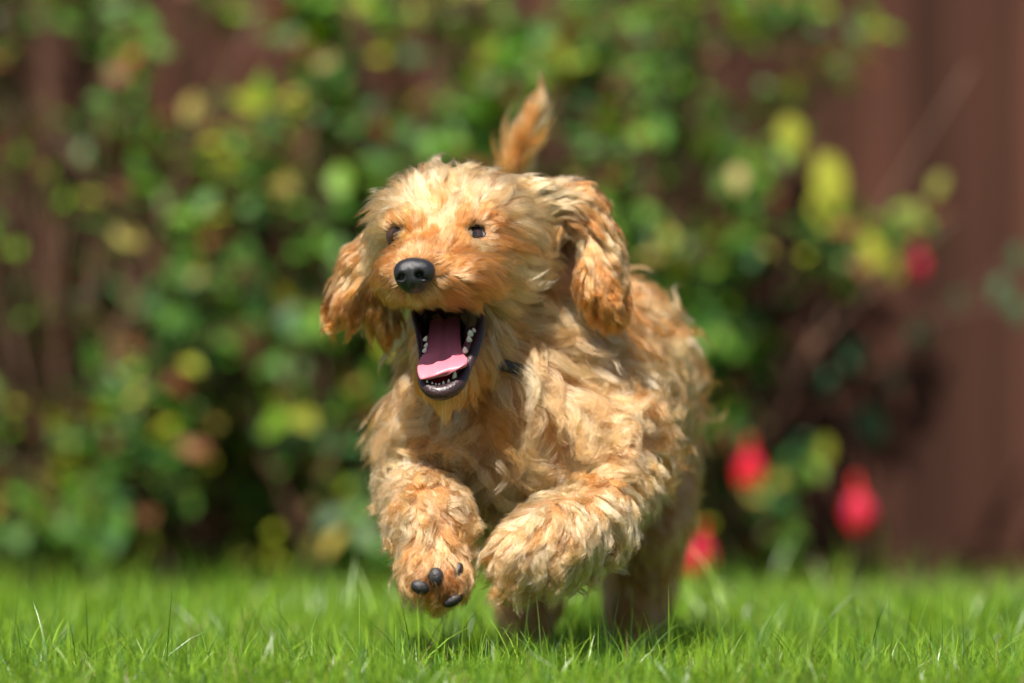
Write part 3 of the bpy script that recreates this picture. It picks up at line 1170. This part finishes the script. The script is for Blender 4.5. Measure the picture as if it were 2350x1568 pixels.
def tooth(X_, Y_, y, w, d, h, dirv, point):
    base = Z2(X_, Y_, y)
    dirv = np.asarray(dirv, float)
    dirv /= np.linalg.norm(dirv)
    R = rot_to(dirv)
    V, Fc = [], []
    n, m = 8, 6
    for i in range(m):
        t = i / (m - 1)
        s = (1 - t ** 2.2 * (.92 if point else .55)) * (1 if i < m - 1 else .55)
        for j in range(n):
            a = 2 * math.pi * j / n
            V.append(base + R[0] * math.cos(a) * w * s + R[1] * math.sin(a) * d * s + R[2] * h * t + (R[0] * .15 * h * t * t if point else 0))
    for i in range(m - 1):
        for j in range(n):
            Fc.append((i * n + j, i * n + (j + 1) % n, (i + 1) * n + (j + 1) % n, (i + 1) * n + j))
    Fc += [tuple(range(n))[::-1], tuple((m - 1) * n + j for j in range(n))]
    mesh_obj("tooth", np.array(V) - PL, Fc, m_tooth, puppy)


for X_, Y_ in ((498, 1200), (556, 1224), (598, 1236), (638, 1236), (686, 1222), (746, 1200)):
    tooth(X_, Y_, -.0575, .0013, .0011, .0032 + (X_ > 660) * .0006, (0, -.35, 1), False)
tooth(812, 1150, -.0550, .0019, .0019, .0078, (.05, -.35, 1), True)
for X_, Y_, dd, sz in ((940, 830, -.040, .0024), (985, 705, -.034, .0024), (1000, 640, -.031, .0025), (1040, 600, -.027, .0018)):
    tooth(X_, Y_, dd, sz, sz * .8, sz * 2.1, (-.35, -.8, 1), True)
for X_, Y_, dd, sz in ((470, 700, -.033, .0018), (478, 770, -.037, .0016), (462, 830, -.041, .0018)):
    tooth(X_, Y_, dd, sz, sz * .8, sz * 2.3, (.3, -.6, 1), True)

# ------------------------------------------------------------------ paw pads
m_pad = principled("paw_pad_leather", (.018, .016, .018), .38, bump=.8, bscale=900)


def Q3(X_, Y_, y):     # positions read off the close-up of the legs
    return P((880 + X_ * .42095) * .91797, (1000 + Y_ * .42095) * .91797, y)


for X_, Y_, dy, rx, rz, an in ((405, 1112, -.0785, .0072, .0052, -.35), (498, 1052, -.0805, .0058, .0070, .1), (632, 1012, -.0755, .0036, .0058, -.2), (600, 1190, -.072, .0080, .0042, .5)):
    c = Q3(X_, Y_, dy)
    R = np.array([[math.cos(an), 0, math.sin(an)], [0, 1, 0], [-math.sin(an), 0, math.cos(an)]])
    g = Grid([Ell(c, (rx, .0055, rz), R, .002)], [], c - .014, c + .014, .0009, margin=.012)
    V, Fq = g.mesh()
    mesh_obj("paw_pad", V - PL, Fq, m_pad, puppy)

# ================================================================== FUR
m_fur, nt, out = new_mat("puppy_fur")
at = N(nt, "ShaderNodeAttribute", attribute_name="col")
hb = N(nt, "ShaderNodeBsdfHairPrincipled")
hb.model = 'CHIANG'
hb.parametrization = 'COLOR'
hb.inputs["Roughness"].default_value = .27
hb.inputs["Radial Roughness"].default_value = .55
nt.links.new(at.outputs["Color"], hb.inputs["Color"])
nt.links.new(hb.outputs[0], out.inputs[0])

CREAM = np.array([.93, .455, .195])
ORANGE = np.array([.44, .102, .010])

# flow of the coat: (u, v, depth,  du, dv, dy,  length mm, lift, curl, warmth)
A = {
    HEAD: [
        (950, 590, -.085, .1, -1, .6, 7, .2, .1, .7), (925, 592, -.085, -.5, -1, .6, 7, .2, .1, .8), (980, 592, -.08, .7, -1, .6, 9, .2, .1, .6), (897, 630, -.075, -1, .1, .8, 9, .2, .1, .9), (1005, 625, -.08, 1, -.2, .5, 13, .2, .1, .8),
        (950, 684, -.085, 0, 1, .2, 4, .4, .1, .0), (985, 676, -.08, .8, .8, .2, 6, .3, .1, .15), (915, 680, -.075, -.7, .8, .3, 7, .3, .1, .3),
        (1040, 600, -.06, 1, -.35, .6, 20, .12, .3, .75), (1060, 640, -.06, 1, -.05, .5, 20, .15, .3, .95), (1060, 675, -.055, 1, .25, .4, 20, .2, .3, 1.), (1020, 690, -.06, .5, 1, .1, 10, .25, .3, .9),
        (1110, 670, -.03, 1, .4, .2, 22, .4, .6, .95), (1108, 620, -.035, 1, .0, .1, 18, .4, .5, .85), (1078, 698, -.045, .5, 1, .1, 14, .3, .6, .9), (1000, 570, -.06, .45, -.9, .6, 16, .2, .3, .7), (960, 560, -.055, -.1, -1, .6, 14, .2, .2, .75),
        (890, 600, -.05, -.6, .7, .8, 13, .2, .2, .9), (872, 660, -.045, -.6, .9, .8, 13, .2, .3, 1.), (885, 705, -.03, -.2, 1, .5, 13, .2, .3, .9),
        (1000, 500, -.03, .05, -1, .5, 24, .25, .5, .15), (960, 460, -.02, -.4, -1, .5, 32, .5, 1.9, .1), (1060, 460, -.02, .2, -1, .5, 32, .5, 1.9, .3), (1010, 430, .0, .1, -.8, 1, 32, .5, 1.8, .1), (1035, 470, -.02, .1, -1, .5, 24, .3, 1.2, .7),
        (1130, 450, .0, .8, -.4, .8, 28, .4, 1.6, .15), (900, 480, -.005, -1, -.35, .2, 28, .4, 1.0, .2), (865, 515, .0, -1, .3, .2, 22, .3, .4, .3), (860, 580, .01, -.3, 1, .4, 18, .2, .4, .5),
        (1090, 508, -.03, .5, -.9, .5, 7, .2, .2, .75), (1060, 545, -.04, .1, -1, .5, 7, .2, .2, .7), (1090, 562, -.03, .9, .4, .6, 8, .15, .1, .7), (1140, 545, -.02, 1, .3, .5, 20, .12, .2, .75), (912, 575, -.03, -.6, .8, .6, 9, .2, .1, .9),
        (920, 508, -.03, -.5, -.8, .5, 11, .2, .2, .7), (1160, 510, .0, 1, -.1, .6, 24, .2, .4, .35),
        (1150, 600, -.01, 1, .45, .4, 28, .25, 1.2, .2), (1200, 560, .01, 1, .35, .5, 22, .3, 1.4, .3), (1210, 640, .02, 1, .15, .3, 24, .4, 1.7, .05), (1200, 490, .01, 1, .1, .6, 22, .35, 1.5, .15),
        (1150, 670, .0, 1, .25, .3, 28, .35, 1.5, .1), (1130, 760, .0, .8, .9, .4, 22, .3, 1.4, .3), (1100, 850, -.01, .8, .9, .3, 20, .4, 1.3, 1.), (1070, 900, -.02, .5, 1, .3, 17, .4, 1., .95),
        (1010, 930, -.04, 0, 1, -.1, 22, .4, .5, .7), (960, 890, -.03, -.6, 1, .5, 12, .3, .5, .8), (930, 800, -.0, -.4, 1, .6, 14, .2, .5, .5), (1100, 540, .09, .4, -.6, .8, 25, .3, .6, .4),
    ],
    TORSO: [
        (930, 850, .03, -.5, 1, .4, 32, .2, .8, .25), (900, 960, .05, -.5, 1, .5, 34, .2, .9, .3), (1000, 960, .01, -.2, 1, 0, 38, .2, .9, .15), (1050, 1050, .02, 0, 1, 0, 40, .2, 1., .3),
        (1120, 960, .0, .15, 1, 0, 38, .2, .9, .6), (1180, 860, .02, .5, 1, .1, 38, .25, .9, .3), (1250, 780, .04, .9, .6, .3, 36, .25, .8, .15), (1260, 900, .03, .6, 1, .1, 42, .25, 1., .2),
        (1300, 700, .07, .9, .5, .5, 34, .25, .8, .3), (1200, 1050, .01, .4, 1, 0, 42, .25, 1., .35), (1320, 1000, .03, .9, .7, .1, 42, .3, 1.1, .25), (1420, 1020, .04, 1, .5, .2, 40, .3, 1.2, .35),
        (1400, 900, .08, .6, 1, .4, 36, .25, 1., .3), (1450, 950, .10, .9, .8, .3, 36, .3, 1.1, .45), (1130, 1150, .04, 0, 1, .2, 36, .2, .9, .45), (1230, 1130, .04, .2, 1, .2, 38, .2, 1., .4),
        (1400, 700, .16, 1, .4, .6, 28, .25, 1., .5), (1480, 720, .22, 1, .5, .5, 28, .3, 1., .45), (1540, 820, .25, 1, .5, .4, 30, .3, 1.1, .5), (1500, 880, .22, .8, .7, .3, 30, .25, 1.1, .35), (1560, 930, .28, 1, .4, .4, 30, .3, 1.1, .5),
        (1530, 1030, .26, .7, 1, .2, 32, .3, 1.1, .4), (1440, 600, .2, .7, -.5, .9, 26, .3, .9, .6), (1300, 1100, .2, 0, 1, .3, 34, .2, .9, .4), (1060, 760, .08, -.6, 1, .4, 28, .2, .7, .3), (1420, 880, .37, .3, .6, 1, 30, .3, 1, .5),
    ],
    EARL: [(880, 560, .03, -.6, 1, .2, 18, .1, .2, .65), (830, 640, .04, -.6, 1, .1, 24, .1, .3, .75), (790, 700, .04, -.55, 1, .1, 26, .15, 1.2, .9), (770, 730, .05, -.4, 1, .1, 22, .2, 2., 1.),
           (860, 680, .05, .1, 1, 0, 20, .1, .5, .8), (885, 740, .05, .1, 1, 0, 18, .1, .6, .9)],
    EARR: [(1240, 440, .03, 1, -.3, .3, 32, .35, 1.1, .1), (1320, 450, .04, 1, .05, .2, 28, .25, .8, .6), (1370, 480, .04, .6, 1, .1, 26, .2, .8, .6), (1380, 560, .04, .15, 1, 0, 28, .15, .8, .4),
           (1350, 620, .03, .1, 1, 0, 26, .12, .8, .85), (1380, 690, .03, .2, 1, 0, 22, .2, 1.4, 1.), (1400, 720, .03, .3, 1, 0, 18, .25, 1.8, 1.), (1320, 560, .05, .1, 1, 0, 10, .1, .3, .6)],
    LFL: [(940, 1030, .04, -.5, 1, .2, 26, .3, 1., .3), (880, 1110, .04, -.7, .8, .2, 18, .4, 1.3, .4), (880, 1180, .04, -.8, .8, .1, 17, .4, 1.3, .45), (980, 1140, -.04, .2, .8, -.1, 20, .35, 1.6, .3), (950, 1220, -.05, -.5, 1, .1, 20, .35, 1.5, .35),
          (1050, 1200, -.05, .7, 1, .1, 20, .35, 1.4, .35), (1000, 1270, -.07, 0, 1, 0, 18, .3, 1.1, .45), (930, 1300, -.06, -.6, 1, .1, 17, .3, 1., .45), (1080, 1300, -.06, .6, 1, .1, 17, .3, 1., .4), (1000, 1340, -.08, 0, 1, 0, 12, .3, .6, 1.0),
          (990, 1380, -.07, -.1, 1, .2, 14, .25, .7, .8), (940, 1370, -.06, -.4, 1, .1, 15, .25, .7, .45), (1050, 1370, -.06, .4, 1, .1, 13, .25, .7, .5)],
    LFR: [(1420, 1040, .04, .8, .7, .1, 34, .3, 1.2, .3), (1500, 1090, .05, .8, .8, .1, 26, .35, 1.3, .4), (1450, 1150, .02, .4, 1, 0, 24, .3, 1.3, .35), (1400, 1160, -.01, -.1, 1, -.1, 26, .3, 1., .2), (1300, 1200, -.04, -.4, 1, -.1, 28, .3, .9, .12),
          (1200, 1240, -.07, -.6, 1, 0, 26, .3, .9, .25), (1160, 1280, -.06, -.8, 1, .1, 24, .3, 1., .4), (1260, 1290, -.06, -.1, 1, 0, 30, .2, 1., .25), (1350, 1260, -.03, .1, 1, 0, 32, .2, 1.1, .3), (1430, 1240, .0, .3, 1, 0, 26, .3, 1.1, .4),
          (1460, 1190, .02, .7, 1, .1, 20, .35, 1.2, .45)],
    LHL: [(1240, 1150, .24, -.2, 1, 0, 26, .25, 1., .5), (1210, 1300, .28, -.2, 1, 0, 22, .25, .9, .5), (1210, 1420, .28, 0, 1, 0, 18, .25, .9, .5), (1210, 1490, .26, 0, .8, -.4, 12, .25, .6, .5)],
    LHR: [(1500, 1080, .28, .4, 1, 0, 30, .3, 1.1, .45), (1480, 1250, .3, .2, 1, 0, 24, .3, 1., .5), (1470, 1400, .32, .1, 1, 0, 20, .25, .9, .5), (1455, 1480, .31, 0, .8, -.4, 12, .25, .6, .5)],
    TAIL: [(1400, 740, .345, -.5, -1, .2, 24, .3, .5, 0.40), (1300, 600, .345, -.8, -1, .1, 24, .3, .5, 0.40), (1215, 500, .335, -.4, -1, 0, 26, .3, .3, 0.40), (1175, 430, .325, -.2, -1, 0, 30, .4, .4, 0.40), (1170, 370, .315, .2, -1, 0, 34, .45, .4, 0.45), (1195, 315, .31, .5, -1, 0, 30, .22, .4, 0.50), (1222, 262, .305, .42, -1, 0, 30, .1, .3, 0.55)],
}
AP, AD, AV = {}, {}, {}
for r, rows_ in A.items():
    a = np.array(rows_, float)
    AP[r] = np.array([P(*q[:3]) for q in a])
    d = np.stack([a[:, 3], a[:, 5], -a[:, 4]], -1)
    AD[r] = d / np.linalg.norm(d, axis=1)[:, None]
    AV[r] = a[:, 6:]


def flow(reg, p):
    d2 = ((p[:, None, :] - AP[reg][None]) ** 2).sum(-1) + 3e-5
    w = d2 ** -1.8
    w /= w.sum(1)[:, None]
    v_ = w @ AV[reg]
    w2 = d2 ** -3.2
    v_[:, 3] = (w2 @ AV[reg][:, 3]) / w2.sum(1)
    return w @ AD[reg], v_


def nrmz(a):
    return a / (np.linalg.norm(a, axis=-1, keepdims=True) + 1e-9)


swirl = Field(.030, 3, 16, 21)
swirl2 = Field(.011, 3, 16, 22)
tone = Field(.022, 1, 16, 23)
tri = np.concatenate([BF[:, [0, 1, 2]], BF[:, [0, 2, 3]]])
tc_ = BV[tri]
tarea = .5 * np.linalg.norm(np.cross(tc_[:, 1] - tc_[:, 0], tc_[:, 2] - tc_[:, 0]), axis=1)
tcen = tc_.mean(1)
treg = region_of(tcen)
tbad = (sub[0](tcen) < .0030)
for q in sub[1:]:
    tbad |= q(tcen) < .0005
nose_c = P(950, 636, NY - .004)


def bald(p, reg):
    """no hair in the mouth, on the nose leather, the eyes, the pads"""
    m = (sub[0](p) < .0035) | (in_mouth(p) & (grid.grad(p)[:, 2] > -.55))
    for q in sub[1:]:
        m |= q(p) < .0006
    for c, r in ((nose_c, (.0125, .03, .0105)), (EYE_R + [-.0005, 0, .0003], (.0122, .02, .0092)), (EYE_L + [-.0012, 0, 0], (.0064, .02, .0082))):
        m |= (((p - c) / np.array(r)) ** 2).sum(1) < 1
    for X_, Y_, dy in ((405, 1110, -.0785), (498, 1050, -.0805), (632, 1010, -.0755), (600, 1185, -.072)):
        m |= np.linalg.norm(p - Q3(X_, Y_, dy), axis=1) < .0036
    return m


def make_fur(name, reg, n_hair, big_mm, fine_mm, K=11, rad=.00009, clump=.8, tip_warm=.15, wave=.030, stray=.08, label=None, lk=1.0, ck=1.0, fk=1.0, lf=1.0, ly=.22, shade_tint=1.0, wm=.05):
    sel = (treg == reg) & ~tbad
    w = tarea[sel]
    w = w / w.sum()
    area = tarea[sel].sum()
    T = tc_[sel]
    # a denser coat on the side facing the lens
    nn = nrmz(np.cross(T[:, 1] - T[:, 0], T[:, 2] - T[:, 0]))
    gc = grid.grad(T.mean(1))
    w = w * np.where(gc[:, 1] > .45, .45, 1.0)
    w /= w.sum()

    def roots(n):
        ti = rng.choice(len(T), n, p=w)
        a, b_ = rng.random(n), rng.random(n)
        f = a + b_ > 1
        a[f], b_[f] = 1 - a[f], 1 - b_[f]
        p = T[ti, 0] + (T[ti, 1] - T[ti, 0]) * a[:, None] + (T[ti, 2] - T[ti, 0]) * b_[:, None]
        return p[~bald(p, reg)]

    nb = max(int(area / (big_mm * 1e-3) ** 2), 30)
    nf = max(int(area / (fine_mm * 1e-3) ** 2), 60)
    gp = roots(nb)
    nb = len(gp)
    # --- guides
    n0 = grid.grad(gp)
    D, Vv_ = flow(reg, gp)
    L = lk * Vv_[:, 0] * 1e-3 * rng.uniform(.6, 1.3, nb)
    gcl = rng.uniform(.65, 1.12, nb)
    lift, curl, warm = Vv_[:, 1] * lf, Vv_[:, 2] * ck, Vv_[:, 3]
    layer = rng.uniform(.0005, 1, nb) * ly * L + .0012
    phase = rng.uniform(0, 2 * np.pi, nb)
    lam = wave * rng.uniform(.75, 1.3, nb)
    sgn = rng.choice([-1, 1], nb)
    d = nrmz(n0 * (lift[:, None] + .25) + D + .5 * curl[:, None] * .4 * swirl(gp))
    G = np.zeros((nb, K, 3))
    G[:, 0] = gp
    pos = gp.copy()
    ds = L / (K - 1)
    for k in range(1, K):
        t = k / (K - 1)
        n_ = grid.grad(pos)
        fl, _ = flow(reg, pos)
        fl = nrmz(fl + curl[:, None] * (.35 * swirl(pos) + .12 * swirl2(pos)))
        fl = fl - (fl * n_).sum(1)[:, None] * n_ * .8
        tgt = nrmz(nrmz(fl) + n_ * (lift * (1 - .8 * t))[:, None] + np.array([0, 0, -.15]))
        d = nrmz(d * .62 + tgt * .38)
        B = nrmz(np.cross(n_, d))
        ka = curl * (14 + 60 * curl * .5) * np.sin(2 * np.pi * k * ds / lam + phase) * sgn * ds * (.6 + 1.1 * t)
        kb = curl * 30 * np.cos(2 * np.pi * k * ds / lam + phase) * ds
        kh = curl * 34 * (t ** 2.5) * ds * sgn * 1.4
        d = nrmz(d + B * (ka * 1.9 + kh)[:, None] + n_ * (kb * .8)[:, None])
        pos = pos + d * ds[:, None]
        s = grid.sample(pos)
        need = layer * min(1, t * 2.2)
        push = np.clip(need - s, 0, .02)
        pos = pos + n_ * push[:, None]
        G[:, k] = pos
    gcol = np.clip(warm + wm + .18 * rng.normal(size=nb) + .15 * tone(gp)[:, 0], 0, 1)
    gbri = rng.uniform(.68, 1.14, nb)
    kd = kdtree.KDTree(nb)
    for i in range(nb):
        kd.insert(gp[i], i)
    kd.balance()

    def children(pr_, par, cl, frizz, seed):
        """points follow their parent and draw together towards its tip"""
        n = len(pr_)
        off = pr_ - par[:, 0]
        t = np.linspace(0, 1, K)[None, :, None]
        c = cl[:, None, None]
        q = par + off[:, None, :] * (1 - c * np.clip(t * 1.1, 0, 1) ** 1.15)
        fz_ = Field(.008, 3, 12, seed)
        q = q + fz_(q.reshape(-1, 3) + np.repeat(np.random.default_rng(seed).normal(0, .002, (n, 3)), K, 0)).reshape(q.shape) * frizz[:, None, None] * t
        return q

    fp = roots(nf)
    fi = np.array([kd.find(p)[1] for p in fp])
    FG = children(fp, G[fi], np.clip(rng.normal(clump * .80, .12, len(fp)) * gcl[fi] * np.clip(L[fi] / .020, .25, 1), .05, .97), np.full(len(fp), .0011 * fk), 31 + reg)
    # shorten / lengthen sub-locks
    FG = resample(FG, rng.uniform(.72, 1.0, len(fp)))
    fcol = np.clip(gcol[fi] + .13 * rng.normal(size=len(fp)), 0, 1)
    fbri = gbri[fi] * rng.uniform(.72, 1.14, len(fp))
    kd2 = kdtree.KDTree(len(fp))
    for i in range(len(fp)):
        kd2.insert(fp[i], i)
    kd2.balance()
    hp = roots(n_hair)
    hi_ = np.array([kd2.find(p)[1] for p in hp])
    n = len(hp)
    cl = np.clip(rng.normal(clump, .12, n) * gcl[fi][hi_] ** .7 * np.clip(L[fi][hi_] / .020, .25, 1), .0, .98)
    st_ = rng.random(n) < stray
    cl[st_] *= .3
    fr_ = np.where(st_, .0026, .0005) * fk
    H = children(hp, FG[hi_], cl, fr_, 51 + reg)
    H = resample(H, rng.uniform(.62, 1.0, n))
    hw = np.clip(fcol[hi_] + .17 * rng.normal(size=n), 0, 1)[:, None] + tip_warm * np.linspace(0, 1, K)[None, :] ** 1.5 - .10 * np.sin(np.linspace(0, np.pi, K))[None, :]
    hw = np.clip(hw, 0, 1)[..., None]
    col = CREAM * (1 - hw) + ORANGE * hw
    col = col * (fbri[hi_] * rng.uniform(.76, 1.12, n))[:, None, None]
    col = col * shade_tint  # darkens the hind legs: their shade is painted into the fur colour
    if reg == LFL:      # brown staining between the pads
        for X_, Y_, dy in ((405, 1112, -.0785), (498, 1052, -.0805), (632, 1012, -.0755), (600, 1190, -.072)):
            dd = np.linalg.norm(hp - Q3(X_, Y_, dy), axis=1)
            k_ = np.exp(-(dd / .0085) ** 2)[:, None, None]
            col = col * (1 - k_) + col * np.array([.55, .38, .28]) * k_
    hc = bpy.data.hair_curves.new(name)
    hc.add_curves([K] * n)
    hc.attributes["position"].data.foreach_set("vector", (H - PL).astype(np.float32).ravel())
    ra = hc.attributes.get("radius") or hc.attributes.new("radius", 'FLOAT', 'POINT')
    prof = rad * (1 - .78 * np.linspace(0, 1, K) ** 2)
    ra.data.foreach_set("value", (prof[None, :] * rng.uniform(.75, 1.25, (n, 1))).astype(np.float32).ravel())
    ca = hc.attributes.new("col", 'FLOAT_COLOR', 'POINT')
    cc = np.ones((n, K, 4), np.float32)
    cc[..., :3] = np.clip(col, 0, .95)
    ca.data.foreach_set("color", cc.ravel())
    hc.materials.append(m_fur)
    o = link(bpy.data.objects.new(name, hc), puppy)
    if label:
        o["label"] = label
    print(name, n, "guides", nb, nf)
    return o


def resample(G, s):
    """keep the first part s of each strand"""
    n, K, _ = G.shape
    t = np.linspace(0, 1, K)[None, :] * s[:, None] * (K - 1)
    i = np.minimum(t.astype(int), K - 2)
    f = (t - i)[..., None]
    r = np.arange(n)[:, None]
    return G[r, i] * (1 - f) + G[r, i + 1] * f


make_fur("head_fur", HEAD, 80000, 6.5, 1.8, K=13, rad=.00007, clump=.78, tip_warm=.12, wave=.045, lk=1.2, ck=.55, fk=.5, lf=.6, wm=.10)
make_fur("body_fur", TORSO, 90000, 13, 3.0, K=20, rad=.000085, clump=.86, tip_warm=.35, wave=.048, lk=1.6, ck=1.35, lf=1.2, ly=.3, fk=.9)
make_fur("ear_fur", EARL, 26000, 6, 1.5, lk=1.25, ck=.8, fk=.8, wm=.08, rad=.00008, K=14, clump=.60, tip_warm=.2, wave=.026)
make_fur("ear_fur", EARR, 32000, 6, 1.5, lk=1.2, ck=.9, fk=.8, wm=.08, rad=.00008, K=14, clump=.62, tip_warm=.2, wave=.024)
make_fur("leg_fur", LFL, 40000, 7, 2.0, K=18, rad=.00008, clump=.74, wave=.020, lk=1.25, ck=1.25)
make_fur("leg_fur", LFR, 44000, 8, 2.0, K=16, rad=.00008, clump=.72, wave=.034, lk=1.0, ck=1.1)
make_fur("leg_fur", LHL, 20000, 8, 2.6, K=11, clump=.80, wave=.026, lk=1.15, shade_tint=np.array([.75, .70, .66]))  # both hind legs: browner, darker fur colour standing in for shade
make_fur("leg_fur", LHR, 22000, 8, 2.6, K=11, clump=.80, wave=.026, lk=1.15, shade_tint=np.array([.75, .70, .66]))
make_fur("tail_fur", TAIL, 15000, 7, 2.2, K=12, lk=1.1, clump=.7, wave=.034)

# ------------------------------------------------------------------ collar
m_collar = principled("collar_webbing", (.015, .015, .018), .6, bump=.8, bscale=700)
m_metal = principled("buckle_metal", (.5, .5, .52), .25)
cc_ = P(1120, 862, .062)
V, Fc = [], []
nseg = 64
for i in range(nseg):
    a = 2 * math.pi * i / nseg
    rx, ry = .0545, .0525
    c = cc_ + np.array([math.cos(a) * rx, math.sin(a) * ry, -.010 * math.sin(a) - .012 * math.cos(a)])
    n_ = np.array([math.cos(a), math.sin(a), 0])
    for (dn, dz) in ((0, -.0045), (.0018, -.0040), (.0018, .0040), (0, .0045), (-.001, .0040), (-.001, -.0040)):
        V.append(c + n_ * dn + [0, 0, dz])
for i in range(nseg):
    for j in range(6):
        Fc.append((i * 6 + j, i * 6 + (j + 1) % 6, ((i + 1) % nseg) * 6 + (j + 1) % 6, ((i + 1) % nseg) * 6 + j))
collar = mesh_obj("collar", np.array(V) - cc_, Fc, m_collar)
collar.location = cc_
tag(collar, "thin black webbing collar around the puppy's neck, mostly hidden in its fur", "collar")
